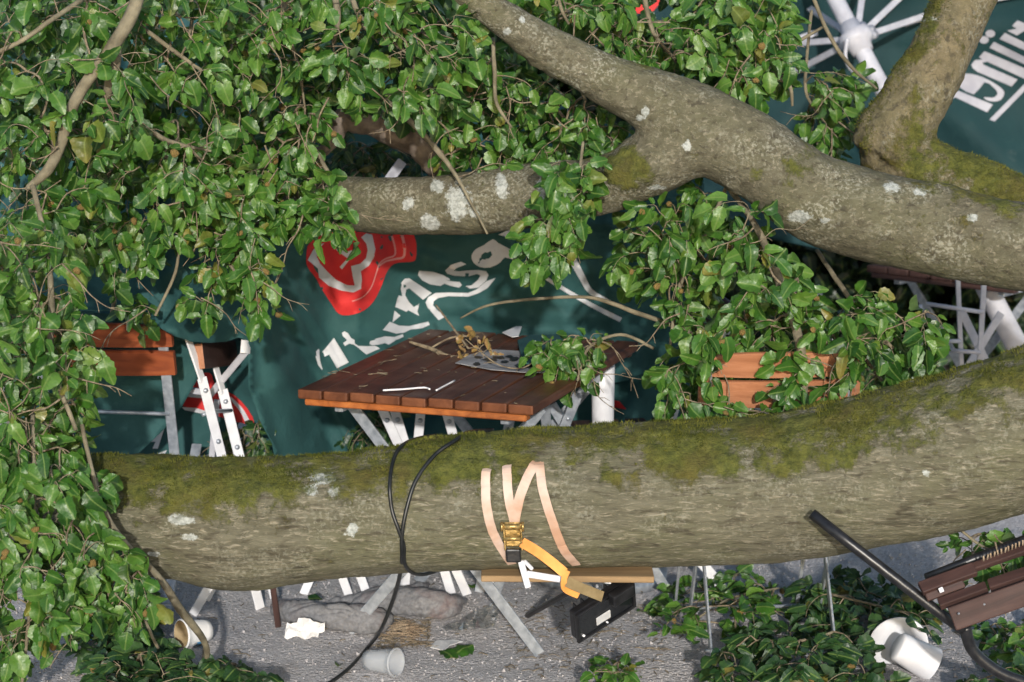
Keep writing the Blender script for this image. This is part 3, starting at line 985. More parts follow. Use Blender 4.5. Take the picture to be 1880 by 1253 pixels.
can2.prints('emblem', [smooth_loop([(1112, -60), (1215, -60), (1210, 8), (1185, 24), (1150, 22), (1125, 5)], 2)], M_REDPRINT, um2, 0.006, 14)
pd = (HUB - POLE_LOW).normalized()
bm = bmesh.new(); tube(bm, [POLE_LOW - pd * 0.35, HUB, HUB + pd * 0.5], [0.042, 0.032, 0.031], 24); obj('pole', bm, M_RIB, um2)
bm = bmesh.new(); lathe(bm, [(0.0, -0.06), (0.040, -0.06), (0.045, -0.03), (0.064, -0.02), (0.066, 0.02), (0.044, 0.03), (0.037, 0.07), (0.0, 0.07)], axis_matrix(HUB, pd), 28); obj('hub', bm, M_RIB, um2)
for (ex, ey) in ((1437, 144), (1415, 84), (1485, 15), (1590, -60), (1680, -30), (1720, 22)):
    e = can2.at(ex, ey, 0.05)
    dirv = (e - HUB).normalized()
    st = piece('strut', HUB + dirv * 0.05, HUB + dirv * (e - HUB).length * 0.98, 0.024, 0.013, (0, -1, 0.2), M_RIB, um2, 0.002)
    bm = bmesh.new(); tube(bm, [HUB + dirv * 0.05 + Vector((0.012, -.03, 0)), HUB + dirv * 0.10 + Vector((0.012, -.03, 0))], 0.016, 10); obj('joint', bm, M_RIB, um2)
for a, b_ in (((1440, 80), (1500, 60)), ((1600, 125), (1560, 60)), ((1770, 8), (1900, -16)), ((1660, 44), (1735, 20))):
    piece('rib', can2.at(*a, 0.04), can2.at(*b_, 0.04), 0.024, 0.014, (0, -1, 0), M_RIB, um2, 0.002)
bm = bmesh.new(); tube(bm, [P(x, y, 8.8) for x, y in catmull([(1556, 70), (1552, 105), (1562, 128), (1578, 140), (1586, 134), (1580, 122)], 4)], 0.007, 8); obj('crank_hook', bm, M_RIB, um2)

# ------------------------------------------------------------------ wooden folding tables
def xlegs(root, o, ax, ay, w, ztop, inset, mt=M_GALV, n_bolt=True):
    """One crossed pair of flat-steel legs. o = corner on the ground, ax = across, ay = along."""
    a0, a1 = o + ax * 0.05, o + ax * (w - 0.05)
    up = Vector((0, 0, ztop))
    for (p, q, d) in ((a0 + up, a1, 0.0), (a1 + up, a0, 0.014)):
        piece('leg', p + ay * d, q + ay * d + Vector((0, 0, 0.004)), 0.032, 0.007, ay, mt, root, 0.0015)
    if n_bolt:
        c = (a0 + a1) / 2 + Vector((0, 0, ztop / 2))
        bm = bmesh.new(); lathe(bm, [(0, -0.010), (0.010, -0.010), (0.011, 0.022), (0.006, 0.028), (0, 0.028)], axis_matrix(c, ay), 10)
        obj('bolt', bm, mt, root)


def wooden_table(name, label, A_, B_, length, z, n, wood_mt, edge_mt, group=None, seed=0, end_mt=None):
    """Plank-topped folding table. A_->B_ is the near end edge, the planks run away from it."""
    r = random.Random(seed)
    A_, B_ = Vector(A_), Vector(B_)
    ax = (B_ - A_); w = ax.length; ax.normalize()
    ay = Vector((0, 0, 1)).cross(ax).normalized()
    o = A_.copy(); o.z = 0
    root = thing(name, o + ax * w / 2 + ay * length / 2, label, 'table', group)
    pw = w / n
    t = 0.027
    for i in range(n):
        c = A_ + ax * (pw * (i + 0.5)) + Vector((0, 0, -t / 2 + r.uniform(-.0012, .0012)))
        e = r.uniform(-0.003, 0.003)
        piece('plank', c + ay * e, c + ay * (length + r.uniform(-.003, .003)), pw - 0.005, t, (0, 0, 1), wood_mt, root, 0.005, 2, end_mt or M_PLANK_END)
    zr = -t - 0.0085
    for d, m_ in ((0.016, edge_mt), (length * 0.5, wood_mt), (length - 0.016, wood_mt)):
        piece('end_rail', A_ + ax * 0.022 + ay * d + Vector((0, 0, zr)), B_ - ax * 0.022 + ay * d + Vector((0, 0, zr)), 0.034, 0.017, (0, 0, 1), m_, root, 0.003)
    for s in (0.10, w - 0.10):
        piece('side_rail', A_ + ax * s + ay * 0.05 + Vector((0, 0, zr - 0.022)), A_ + ax * s + ay * (length - 0.05) + Vector((0, 0, zr - 0.022)), 0.025, 0.02, (0, 0, 1), M_GALV, root, 0.002)
    for d in (0.20, length - 0.24):
        xlegs(root, o + ay * d, ax, ay, w, z - t - 0.025, 0)
    bm = bmesh.new()
    h = z * 0.36
    tube(bm, [o + ax * 0.19 + ay * 0.20 + Vector((0, 0, h)), o + ax * 0.19 + ay * (length - 0.24) + Vector((0, 0, h))], 0.006, 8)
    obj('stretcher', bm, M_GALV, root)
    return root, A_, ax, ay


TZ = 0.745
TA, TB = G(545, 714, TZ), G(981, 746, TZ)
table, TA, TAX, TAY = wooden_table('wooden_table', 'brown plank-topped wooden table standing behind the strapped trunk, twigs and a leaflet on it', TA, TB, 0.97, TZ, 9, M_TABLE, M_TABLE_EDGE, seed=4)
print('table edge', (TB - TA).length, pix(TA + TAY * 0.97), pix(TB + TAY * 0.97))


def on_table(px, py, h=0.0):
    return G(px, py, TZ + 0.0015 + h)


# ------------------------------------------------------------------ folding chairs
def folding_chair(name, label, base, yaw, wood_mt=M_CHAIR, tilt=0.0, group='folding beer-garden chairs', back=True, roll=0.0, metal=M_GALV, width=0.43, seat=True, flat=False):
    """Slatted wooden folding chair on a flat-steel frame. Local -Y is the front."""
    root = thing(name, base, label, 'chair', group)
    W = Matrix.Translation(base) @ Matrix.Rotation(yaw, 4, 'Z') @ Matrix.Rotation(tilt, 4, 'X') @ Matrix.Rotation(roll, 4, 'Y')
    R3 = W.to_3x3()
    X = R3 @ Vector((1, 0, 0))
    q = lambda x, y, z: W @ Vector((x, y, z))
    hw = width / 2
    X_ = X
    if flat: X = R3 @ Vector((0, 1, 0.2))
    for s in (-1, 1):
        x = s * (hw - 0.03)
        if back:
            piece('back_leg', q(x, 0.20, 0.87), q(x, 0.10, 0.46), 0.030, 0.006, X, metal, root, 0.0015)
            piece('front_leg', q(x, 0.10, 0.46), q(x, -0.20, 0.0), 0.030, 0.006, X, metal, root, 0.0015)
        else:
            piece('front_leg', q(x, 0.16, 0.45), q(x, -0.20, 0.0), 0.030, 0.006, X, metal, root, 0.0015)
        x2 = s * (hw - 0.045)
        piece('rear_leg', q(x2, -0.17, 0.44), q(x2, 0.20, 0.0), 0.030, 0.006, X, metal, root, 0.0015)
        bm = bmesh.new(); lathe(bm, [(0, -0.012), (0.008, -0.012), (0.009, 0.010), (0, 0.013)], axis_matrix(q(s * (hw - 0.036), 0.0, 0.235 + 0.035), X_ * s), 10)
        obj('bolt', bm, metal, root)
    for (y, z) in ((0.145, 0.60), (0.165, 0.04), (-0.165, 0.06)):
        if not back and z > 0.5: continue
        bm = bmesh.new(); tube(bm, [q(-hw + 0.03, y, z), q(hw - 0.03, y, z)], 0.0055, 8); obj('cross_rod', bm, metal, root)
    for i in range(5 if seat else 0):
        y = -0.18 + 0.085 * i
        piece('seat_slat', q(-hw, y, 0.46), q(hw, y, 0.46), 0.062, 0.017, R3 @ Vector((0, 0, 1)), wood_mt, root, 0.004, 2)
    if back:
        nb = R3 @ Vector((0, 0.97, -0.22))
        for z, h in ((0.757, 0.076), (0.840, 0.072)):
            y = 0.10 + (z - 0.46) * 0.244
            # slightly bowed slats, the upper one with a rounded crest
            bm = bmesh.new()
            n = 12
            rows = []
            for k in range(n + 1):
                u = -1 + 2 * k / n
                bow = 0.018 * (1 - u * u)
                top = h / 2 - (0.022 * abs(u) ** 3 if z > 0.8 else 0.004 * abs(u) ** 4)
                rows.append([bm.verts.new((u * hw, yy + bow, zz)) for yy, zz in ((-0.009, -h / 2 + .002), (-0.009, top - .003), (-0.005, top), (0.005, top), (0.009, top - .003), (0.009, -h / 2 + .002), (0.005, -h / 2), (-0.005, -h / 2))])
            for k in range(n):
                for j in range(8):
                    bm.faces.new((rows[k][j], rows[k + 1][j], rows[k + 1][(j + 1) % 8], rows[k][(j + 1) % 8]))
            bm.faces.new(rows[0]); bm.faces.new(rows[-1][::-1])
            o = bpy.data.objects.new('back_slat', mesh_from_bm('back_slat', bm, wood_mt, False))
            o.matrix_basis = W @ Matrix.Translation((0, y, z)) @ Matrix.Rotation(-0.23, 4, 'X')
            link(o, root)
            for sx in (-1, 1):
                bm = bmesh.new(); lathe(bm, [(0, 0.0025), (0.0042, 0.0018), (0.0048, 0)], axis_matrix(o.matrix_basis @ Vector((sx * (hw - 0.03), 0.010, 0.0)), o.matrix_basis.to_3x3() @ Vector((0, 1, 0))), 8); obj('screw', bm, metal, root)
    return root


def gp(px, py): return G(px, py, 0.0)


c1 = P(232, 640, 6.62)
folding_chair('folding_chair', 'folding chair at far left with two orange-brown back slats under the umbrella hem', Vector((c1.x - 0.045, 6.80, 0)), radians(171), M_CHAIR, seat=False, flat=True)
ch2 = thing('folding_chair', Vector((P(400, 800, 6.75).x, 6.75, 0)), 'white-legged folding chair seen edge-on with a brown slat end, right of the far-left chair', 'chair', 'folding beer-garden chairs')
for a, b_, f, upv in ((P(342, 612, 6.64), P(372, 700, 6.66), gp(478, 1118), Vector((0.75, -1, 0.1))), (P(390, 655, 6.80), P(410, 722, 6.80), gp(505, 1098), Vector((0.35, -1, 0.1)))):
    piece('back_leg', a, b_, 0.030, 0.006, Vector((1, -0.35, 0)), M_WHITE, ch2, 0.0015)
    piece('front_leg', b_ - (f - b_).normalized() * 0.01, f, 0.030, 0.006, upv, M_WHITE, ch2, 0.0015)
    for t in (0.04, 0.26):
        bm = bmesh.new(); lathe(bm, [(0, 0.009), (0.006, 0.008), (0.008, 0.004), (0.008, -0.004), (0, -0.006)], axis_matrix(b_.lerp(f, t), upv), 10); obj('bolt', bm, M_GALV, ch2)
piece('back_slat', P(366, 655, 6.66), P(428, 648, 7.02), 0.074, 0.026, Vector((-0.9, -0.6, 0.0)), M_OLDWOOD, ch2, 0.004, 2, M_CHAIR_PALE)
bm = bmesh.new(); tube(bm, [P(372, 762, 6.66), P(388, 756, 6.70), P(424, 754, 6.80)], 0.006, 8); obj('cross_rod', bm, M_GALV, ch2)
c3 = P(1436, 690, 6.17)
folding_chair('folding_chair', 'folding chair with pale orange back slats half hidden by the right-hand leaves', Vector((c3.x - 0.015, 6.36, 0)), radians(183), M_CHAIR_PALE)
c4 = P(1150, 760, 6.95)
folding_chair('folding_chair', 'folding chair with white-painted frame beside the umbrella pole, right of the table', Vector((c4.x + 0.08, 6.98, 0)), radians(-80), M_OLDWOOD, metal=M_WHITE, width=0.40)
def leg_frame(name, label, cat, legs, mt, w=0.030, rods=(), group=None):
    """Crossing flat-steel legs: each (top px, top py, top Y, foot px, foot py) with the foot on the ground."""
    root = thing(name, gp(*legs[0][3:]), label, cat, group)
    for k, (x, y, Y, fx, fy) in enumerate(legs):
        a, f = P(x, y, Y), gp(fx, fy) + Vector((0, 0, 0.003))
        up = Vector((0.25 if k % 2 else -0.15, -1, 0.1))
        piece('leg', a, f, w, 0.006, up, mt, root, 0.0015)
        for t in (0.12, 0.45):
            bm = bmesh.new(); lathe(bm, [(0, 0.009), (0.006, 0.008), (0.008, 0.004), (0.008, -0.004), (0, -0.006)], axis_matrix(a.lerp(f, t), up), 10); obj('bolt', bm, M_GALV, root)
    for (x, y, Y, x2, y2, Y2) in rods:
        bm = bmesh.new(); tube(bm, [P(x, y, Y), P(x2, y2, Y2)], 0.006, 8); obj('cross_rod', bm, M_GALV, root)
    return root


leg_frame('folding_stool', 'white folding stool legs under the left half of the wooden table', 'stool',
          [(690, 726, 6.66, 858, 1094), (716, 726, 6.78, 829, 1093), (812, 728, 6.62, 912, 1092), (775, 728, 6.80, 742, 1090)], M_WHITE, 0.028, [(735, 822, 6.66, 850, 815, 6.7)])
leg_frame('folding_stool', 'white folding stool legs showing under the trunk behind the grey cloth bundle', 'stool',
          [(566, 890, 6.85, 643, 1102), (600, 890, 6.95, 677, 1102), (500, 880, 6.62, 354, 1131), (470, 930, 6.80, 377, 1104), (640, 900, 6.9, 557, 1094)], M_WHITE, 0.026)
leg_frame('folding_stool', 'grey folding stool legs either side of the floodlight, rising behind the trunk', 'stool',
          [(1012, 742, 6.75, 1232, 1098), (1062, 722, 6.70, 905, 1101), (940, 748, 6.85, 880, 1090), (1000, 744, 6.60, 1030, 1080)], M_GALV, 0.030)
fr6 = thing('folding_chair', gp(1790, 700), 'pale grey folding chair frame standing under the big limb beside the thick pole', 'chair', 'folding beer-garden chairs')
for a, b_, w in (((1757, 480, 7.9), (1766, 690, 7.9), 0.016), ((1808, 490, 7.85), (1797, 690, 7.85), 0.018), ((1764, 570, 7.9), (1822, 690, 7.95), 0.028), ((1838, 575, 7.95), (1770, 685, 7.9), 0.026)):
    piece('leg', P(*a), P(*b_), w, 0.008, (0.1, -1, 0.1), M_RIB, fr6, 0.0015)
for a, b_ in (((1700, 558, 7.88), (1806, 574, 7.84)), ((1735, 627, 7.88), (1764, 627, 7.88)), ((1740, 643, 7.88), (1800, 648, 7.84)), ((1690, 560, 7.88), (1690, 640, 7.88))):
    bm = bmesh.new(); tube(bm, [P(*a), P(*b_)], 0.007, 8); obj('cross_rod', bm, M_RIB, fr6)
bs = piece('steel_bar', P(1499, 525, 7.7), P(1534, 650, 7.7), 0.022, 0.010, (0, -1, 0), M_RIB, None, 0.001)
tag(bs, 'slanting pale steel bar seen through the dark gap left of the far table', 'steel bar')
RA = P(1590, 486, 8.5); RA.z = 0.745
RB = P(1800, 500, 8.2); RB.z = 0.745
wooden_table('wooden_table', 'far brown wooden table in shade under the big limb at right', RA, RA + (RB - RA).normalized() * 0.62, 0.9, 0.745, 7, M_OLDWOOD, M_OLDWOOD, seed=9, end_mt=M_OLDWOOD)  # dark wood colour stands in for shade on this table

# loose feet and bars that show below the trunk
for k, (a, b_, w, lab) in enumerate((
        ((500, 1070, 6.62), (511, 1152), 0.017, 'rusty brown steel bar standing by the grey cloth bundle'),
        ((1246, 1050, 6.6), (1239, 1122), 0.008, 'thin steel rod standing just right of the strapped board'),
        ((1474, 1030, 6.6), (1461, 1128), 0.011, 'thin steel rod standing right of the leaf pile under the trunk'))):
    p, q_ = P(*a), gp(*b_)
    p = p + (p - q_) * 0.3
    piece('steel_bar', p, q_, w, 0.006, (0, -1, 0), M_OLDWOOD if k == 0 else M_GALV, None, 0.001)
    o = bpy.context.scene.collection.objects[-1]
    tag(o, lab, 'steel bar')

# ------------------------------------------------------------------ straps, board, buckle, floodlight on the trunk
def on_log(px, py, off=0.003, bvh=LOG_BVH):
    d = ray(px, py).normalized()
    h, n, _, _ = bvh.ray_cast(CAM, d)
    if h is None:
        h, n, _, _ = bvh.find_nearest(P(px, py, 5.75))
    return h + n * off, n


def log_path(pts, off=0.004, n=8, wrap_top=0.0):
    P_, N_ = [], []
    for x, y in catmull(pts, n):
        h, nn = on_log(x, y, off)
        P_.append(h); N_.append(nn)
    if wrap_top:
        h, nn = P_[0], N_[0]
        pre_p, pre_n = [], []
        for k in range(1, 9):
            t = h + Vector((0, wrap_top * k / 8, 0.05 - 0.03 * k / 8))
            q_, n2, _, _ = LOG_BVH.find_nearest(t)
            pre_p.insert(0, q_ + n2 * off); pre_n.insert(0, n2)
        P_, N_ = pre_p + P_, pre_n + N_
    # keep the normals gentle so the band lies flat
    for _ in range(2):
        N_ = [(N_[max(i - 1, 0)] + N_[i] * 2 + N_[min(i + 1, len(N_) - 1)]).normalized() for i in range(len(N_))]
    return P_, N_


strap = thing('ratchet_strap', on_log(945, 960)[0], 'faded orange ratchet strap wound round the fallen trunk with a brass buckle', 'strap')
for pts, w in (([(896, 857), (892, 880), (894, 930), (905, 975), (926, 1012), (940, 1032)], 0.0225), ([(931, 850), (931, 875), (935, 920), (946, 962), (950, 980)], 0.0225),
               ([(988, 846), (974, 868), (957, 905), (947, 945), (944, 972)], 0.024), ([(989, 844), (992, 868), (998, 905), (1014, 955), (1034, 1005), (1058, 1034)], 0.022)):
    p_, n_ = log_path(pts, 0.005, 8, 0.0)
    for k in range(5): p_[k] = p_[k] - n_[k] * 0.012 * (1 - k / 5)      # the top end disappears under the moss
    bm = bmesh.new(); ribbon(bm, p_, w, 0.002, n_); obj('band', bm, M_STRAP, strap, smooth=False)
bh, bn = on_log(943, 985, 0.012)
fwd = (CAM - bh).normalized()
sd = Vector((1, 0, 0.0)); upb = (P(938, 955, 5.7) - P(943, 1030, 5.7)).normalized()
fr = Matrix((sd, upb, sd.cross(upb))).transposed().to_4x4(); fr.translation = bh + fwd * 0.012
def bk(name, size, loc, mt, bev=0.003):
    bm = bmesh.new(); box(bm, size, fr @ Matrix.Translation(loc), bev, 2); return obj(name, bm, mt, strap, smooth=False)
bk('buckle_plate', (0.040, 0.062, 0.005), (0, 0.010, -0.004), M_BRASS)
for s in (-1, 1):
    bk('buckle_side', (0.004, 0.066, 0.026), (s * 0.021, 0.008, 0.006), M_BRASS, 0.001)
bm = bmesh.new(); tube(bm, [fr @ Vector((-0.025, 0.034, 0.012)), fr @ Vector((0.025, 0.034, 0.012))], 0.0085, 14); obj('spindle', bm, M_BRASS, strap)
bm = bmesh.new(); tube(bm, [fr @ Vector((-0.024, 0.004, 0.014)), fr @ Vector((0.024, 0.004, 0.014))], 0.0065, 12); obj('spindle', bm, M_BRASS, strap)
for s in (-1, 1):
    bm = bmesh.new(); lathe(bm, [(0, -.003), (0.011, -.003), (0.013, 0), (0.011, .003), (0, .003)], axis_matrix(fr @ Vector((s * 0.026, 0.034, 0.012)), sd), 14); obj('ratchet_wheel', bm, M_BRASS, strap)
bk('handle', (0.037, 0.034, 0.016), (-0.002, -0.040, 0.008), M_BLACK, 0.004)
tail = [(958, 996, 5.655), (985, 1012, 5.648), (1012, 1032, 5.642), (1036, 1052, 5.640)]
pp = [P(*t) for t in catmull(tail, 5)]
bm = bmesh.new(); ribbon(bm, pp, 0.025, 0.0025, [Vector((0.1, -1, 0.25)).normalized()] * len(pp)); obj('strap_tail', bm, M_STRAP_TAIL, strap, smooth=False)
pp = [P(*t) for t in catmull([(1042, 1048, 5.640), (1036, 1064, 5.636), (1038, 1082, 5.635), (1062, 1094, 5.64)], 5)]
bm = bmesh.new(); ribbon(bm, pp, 0.015, 0.0025, [Vector((-0.3, -1, 0.1)).normalized()] * len(pp)); obj('strap_tail', bm, M_STRAP_TAIL, strap, smooth=False)
pp = [P(*t) for t in catmull([(1040, 1068, 5.635), (1066, 1080, 5.640), (1106, 1096, 5.66)], 5)]
bm = bmesh.new(); ribbon(bm, pp, 0.026, 0.0025, [Vector((0, -1, 0.5)).normalized()] * len(pp)); obj('strap_tail', bm, M_STRAP_OLIVE, strap, smooth=False)

# board strapped under the trunk
bd = piece('wooden_board', P(884, 1048, 5.80), P(1198, 1050, 5.80), 0.15, 0.016, (0, 0, 1), M_BOARD, None, 0.002)
tag(bd, 'pale rough board strapped under the fallen trunk', 'board')
# white forked plastic clip below the buckle
wc = thing('white_clip', P(970, 1055, 5.68), 'white forked plastic clip hanging under the trunk by the strap', 'clip')
for a, b_, w in (((956, 1030, 5.69), (970, 1080, 5.665), 0.016), ((966, 1054, 5.672), (1030, 1064, 5.68), 0.017), ((962, 1030, 5.70), (978, 1046, 5.68), 0.010)):
    piece('arm', P(*a), P(*b_), w, 0.010, (0, -1, 0.2), M_WHITEPLASTIC, wc, 0.004, 3)

# floodlight lying tilted under the board, on its bracket
fl = thing('floodlight', gp(1080, 1180), 'black LED floodlight hanging tilted under the trunk on its bracket', 'floodlight')
fc = P(1112, 1122, 5.80)
ex = (P(1172, 1082, 5.86) - P(1050, 1160, 5.74)).normalized()
ez0 = Vector((0.46, -0.70, -0.30))
ey = ez0.cross(ex).normalized(); ez = ex.cross(ey).normalized()
FM = Matrix((ex * 0.92, ey * 0.72, ez * 0.85)).transposed().to_4x4(); FM.translation = fc
def fb(name, size, loc, mt, bev=0.002, parent=fl):
    bm = bmesh.new(); box(bm, size, FM @ Matrix.Translation(loc), bev, 2); return obj(name, bm, mt, parent, smooth=False)
fb('housing', (0.205, 0.125, 0.030), (0, 0, -0.022), M_BLACK, 0.006)
fb('front_rim', (0.212, 0.008, 0.012), (0, 0.062, 0), M_BLACK)
fb('front_rim', (0.212, 0.008, 0.012), (0, -0.062, 0), M_BLACK)
fb('front_rim', (0.008, 0.116, 0.012), (0.102, 0, 0), M_BLACK)
fb('front_rim', (0.008, 0.116, 0.012), (-0.102, 0, 0), M_BLACK)
fb('glass', (0.196, 0.116, 0.003), (0, 0, -0.002), M_LENS, 0.0)
fb('led_plate', (0.050, 0.034, 0.004), (-0.012, -0.020, 0.003), M_REFLECTOR, 0.001)
for k in range(6):
    fb('cooling_fin', (0.004, 0.10, 0.022), (-0.07 + 0.028 * k, 0, -0.047), M_BLACK, 0.0)
fb('driver_box', (0.075, 0.05, 0.030), (0.045, 0.058, 0.020), M_BLACK, 0.004)
fb('bracket_arm', (0.008, 0.10, 0.012), (0.108, 0.01, -0.050), M_BLACK)
for (x, y, r_) in ((-0.085, -0.045, 0.004), (0.0, -0.052, 0.003)):
    bm = bmesh.new(); lathe(bm, [(0, 0.008), (r_, 0.006), (r_, 0)], FM @ Matrix.Translation((x, y, 0.0)), 10); obj('screw', bm, M_WHITEPLASTIC, fl)
piece('black_rod', gp(968, 1136) + Vector((0, 0, 0.008)), P(1052, 1084, 6.2), 0.014, 0.014, (0, -1, 0), M_BLACK, None, 0.003)
tag(COL.objects[-1], 'short black rod leaning behind the long steel leg', 'rod')
wl = bmesh.new()
r_ = random.Random(4)
for i in range(3):
    m_ = Matrix.Translation(P(1103 + 14 * i, 1082 - 5 * i, 6.0)) @ Matrix.Rotation(r_.uniform(0, 3), 4, Vector((r_.random(), r_.random(), r_.random())).normalized())
    box(wl, (0.030, 0.022, 0.010), m_, 0.004, 2)
tag(obj('plastic_shard', wl, M_WHITEPLASTIC), 'broken piece of white plastic behind the floodlight', 'plastic shard')

# black cable looped over the trunk and down to the ground
def cable(name, parts, label, rad=0.0052):
    pts = []
    for kind, x, y, Y in parts:
        if kind == 'L':
            h, n = on_log(x, y, 0.006); pts.append(tuple(h))
        elif kind == 'G': pts.append(tuple(gp(x, y) + Vector((0, 0, 0.006))))
        else: pts.append(tuple(P(x, y, Y)))
    pts = [Vector(p) for p in catmull(pts, 8)]
    bm = bmesh.new(); tube(bm, pts, rad, 10)
    tag(obj(name, bm, M_RUBBER), label, 'cable')


cable('cable', [('F', 905, 790, 6.10), ('F', 860, 794, 6.02), ('L', 838, 812, 0), ('L', 800, 838, 0), ('L', 766, 880, 0), ('L', 748, 930, 0), ('L', 739, 980, 0), ('L', 738, 1020, 0), ('F', 735, 1052, 5.82),
                ('F', 722, 1100, 5.95), ('F', 700, 1155, 6.03), ('G', 676, 1192, 0), ('G', 640, 1232, 0), ('G', 600, 1262, 0), ('G', 540, 1300, 0)],
      'black cable coming off the table side over the trunk and down to the gravel')
cable('cable', [('F', 800, 800, 6.10), ('F', 765, 806, 6.03), ('L', 740, 822, 0), ('L', 724, 845, 0), ('L', 716, 890, 0), ('L', 720, 935, 0), ('L', 733, 972, 0), ('L', 742, 1000, 0), ('L', 742, 1028, 0), ('F', 754, 1050, 5.78), ('F', 778, 1055, 5.88), ('F', 810, 1045, 5.98)],
      'black cable loop crossing the first cable and tucked under the trunk', 0.0050)

# ------------------------------------------------------------------ the overturned slatted seat at lower right
ot = thing('overturned_chair', gp(1850, 1240), 'overturned dark chair at lower right with brown slats and a black tube frame', 'chair')
def slat(p, q_, w, t, up, mt=M_OLDWOOD): return piece('slat', P(*p), P(*q_), w, t, up, mt, ot, 0.003, 2)
upn = Vector((-0.1, -0.95, 0.30))
s1 = slat((1748, 1137, 5.46), (1990, 1052, 5.40), 0.058, 0.020, upn)
slat((1724, 1110, 5.50), (1812, 1078, 5.49), 0.026, 0.020, (0, -0.5, 0.85))
slat((1816, 1076, 5.49), (1990, 1018, 5.45), 0.030, 0.020, (0, -0.5, 0.85))
slat((1690, 1082, 5.52), (1790, 1045, 5.54), 0.034, 0.018, (0, -0.6, 0.8))
slat((1700, 1098, 5.51), (1770, 1072, 5.52), 0.020, 0.016, (0, -0.9, 0.5))
slat((1722, 1065, 5.56), (1990, 972, 5.60), 0.022, 0.016, (0, -0.5, 0.85))
for (x, y) in ((1760, 1127), (1807, 1110), (1862, 1095)):
    c = P(x, y, 5.44)
    bm = bmesh.new(); lathe(bm, [(0, 0.006), (0.0028, 0.004), (0.0028, -0.006)], axis_matrix(c, upn), 8); obj('nail', bm, M_GALV, ot)
bm = bmesh.new(); box(bm, (0.011, 0.012, 0.003), frame(P(1722, 1086, 5.488), P(1734, 1081, 5.488), (0, -1, 0.3))[0], 0.001); obj('label_plate', bm, M_WHITEPLASTIC, ot)
bm = bmesh.new(); tube(bm, [P(1490, 943, 5.60), P(1560, 998, 5.57), P(1640, 1060, 5.54), P(1720, 1122, 5.53), P(1770, 1158, 5.52)], 0.0135, 16); obj('frame_tube', bm, M_BLACK, ot)
bm = bmesh.new(); tube(bm, [P(x, y, Y) for x, y, Y in catmull([(1772, 1150, 5.53), (1783, 1190, 5.54), (1815, 1222, 5.54), (1860, 1246, 5.54), (1960, 1275, 5.55)], 6)], 0.0145, 16); obj('frame_tube', bm, M_BLACK, ot)
bm = bmesh.new(); tube(bm, [P(1700, 1062, 5.60), P(1800, 1022, 5.62), P(1990, 950, 5.66)], 0.012, 12); obj('frame_tube', bm, M_BLACK, ot)
r_ = random.Random(8)
for k in range(13):                                          # the row of torn cord ends along the rear tube
    x = 1806 + k * 6.5; y = 1026 - k * 2.6
    bm = bmesh.new(); tube(bm, [P(x, y + 4, 5.535), P(x + r_.uniform(-1, 2), y - 5, 5.53)], 0.0022, 6); obj('cord_end', bm, M_STRAW, ot)

# ------------------------------------------------------------------ litter on the gravel
def lying_cup(name, label, rim, axis_to, r_rim, r_base, L, mt_out, mt_in, cat='cup', lift=0.0):
    root = thing(name, rim, label, cat)
    M4 = axis_matrix(rim, axis_to)
    t = 0.0016
    bm = bmesh.new()
    lathe(bm, [(r_rim - t * 0.5, 0.0), (r_rim + 0.0028, 0.001), (r_rim + 0.0030, 0.004), (r_rim, 0.006)] + [(r_rim + (r_base - r_rim) * k / 5, 0.006 + (L - 0.006) * k / 5) for k in range(1, 6)] + [(r_base * 0.5, L), (0.0002, L)], M4, 36)
    obj('wall', bm, mt_out, root)
    bm = bmesh.new()
    lathe(bm, [(r_rim - t * 0.6, 0.0005)] + [(r_rim - t + (r_base - r_rim) * k / 5, 0.003 + (L - 0.010) * k / 5) for k in range(0, 6)] + [(0.0002, L - 0.008)], M4, 36)
    obj('inside', bm, mt_in, root)
    return root, M4


cr = gp(334, 1190)
root, M4 = lying_cup('paper_cup', 'white paper cup with a blue print lying on its side among leaves at lower left', Vector((cr.x, cr.y - 0.01, 0.042)), Vector((0.80, 0.62, -0.05)), 0.040, 0.030, 0.085, M_PAPER, M_TAN)
bm = bmesh.new()
for k in range(8):
    a0, a1 = 3.7 + 0.11 * k, 3.7 + 0.11 * (k + 1)
    rr = lambda z: 0.040 + (0.030 - 0.040) * z / 0.085 + 0.0009
    z0, z1 = 0.034 + 0.004 * sin(k), 0.066 - 0.004 * cos(k * 1.3)
    bm.faces.new([bm.verts.new(M4 @ Vector((rr(z) * cos(a), rr(z) * sin(a), z))) for a, z in ((a0, z0), (a1, z0), (a1, z1), (a0, z1))])
obj('blue_print', bm, M_BLUE, root)
cr = gp(738, 1250)
lying_cup('clear_cup', 'translucent plastic cup lying on the gravel beside the black cable', Vector((cr.x - 0.015, cr.y + 0.03, 0.040)), Vector((-0.83, 0.53, -0.10)), 0.037, 0.027, 0.098, M_CLEAR, M_CLEAR)
# white tub and the torn lid behind it, lower right
wt = thing('white_tub', gp(1690, 1225), 'white plastic tub lying on its side in the leaves at lower right', 'tub')
wa = Vector((0.86, 0.05, -0.48)).normalized()
M4 = axis_matrix(P(1646, 1186, 6.10), wa)
bm = bmesh.new()
prof = [(0.001, 0.0), (0.034, 0.0), (0.039, 0.004)] + [(0.040 + 0.0085 * k / 6, 0.008 + 0.105 * k / 6) for k in range(7)]
lathe(bm, prof, M4, 40); obj('wall', bm, M_WHITEPLASTIC, wt)
bm = bmesh.new()
lathe(bm, [(0.001, 0.003)] + [(0.0385 + 0.0085 * k / 6, 0.008 + 0.105 * k / 6) for k in range(7)], M4, 40); obj('inside', bm, M_WHITEPLASTIC, wt)
lid = thing('plastic_plate', gp(1640, 1180), 'bent greyish white plate standing behind the white tub', 'plate')
M4 = axis_matrix(P(1655, 1192, 6.20), Vector((0.45, 0.80, -0.42)))
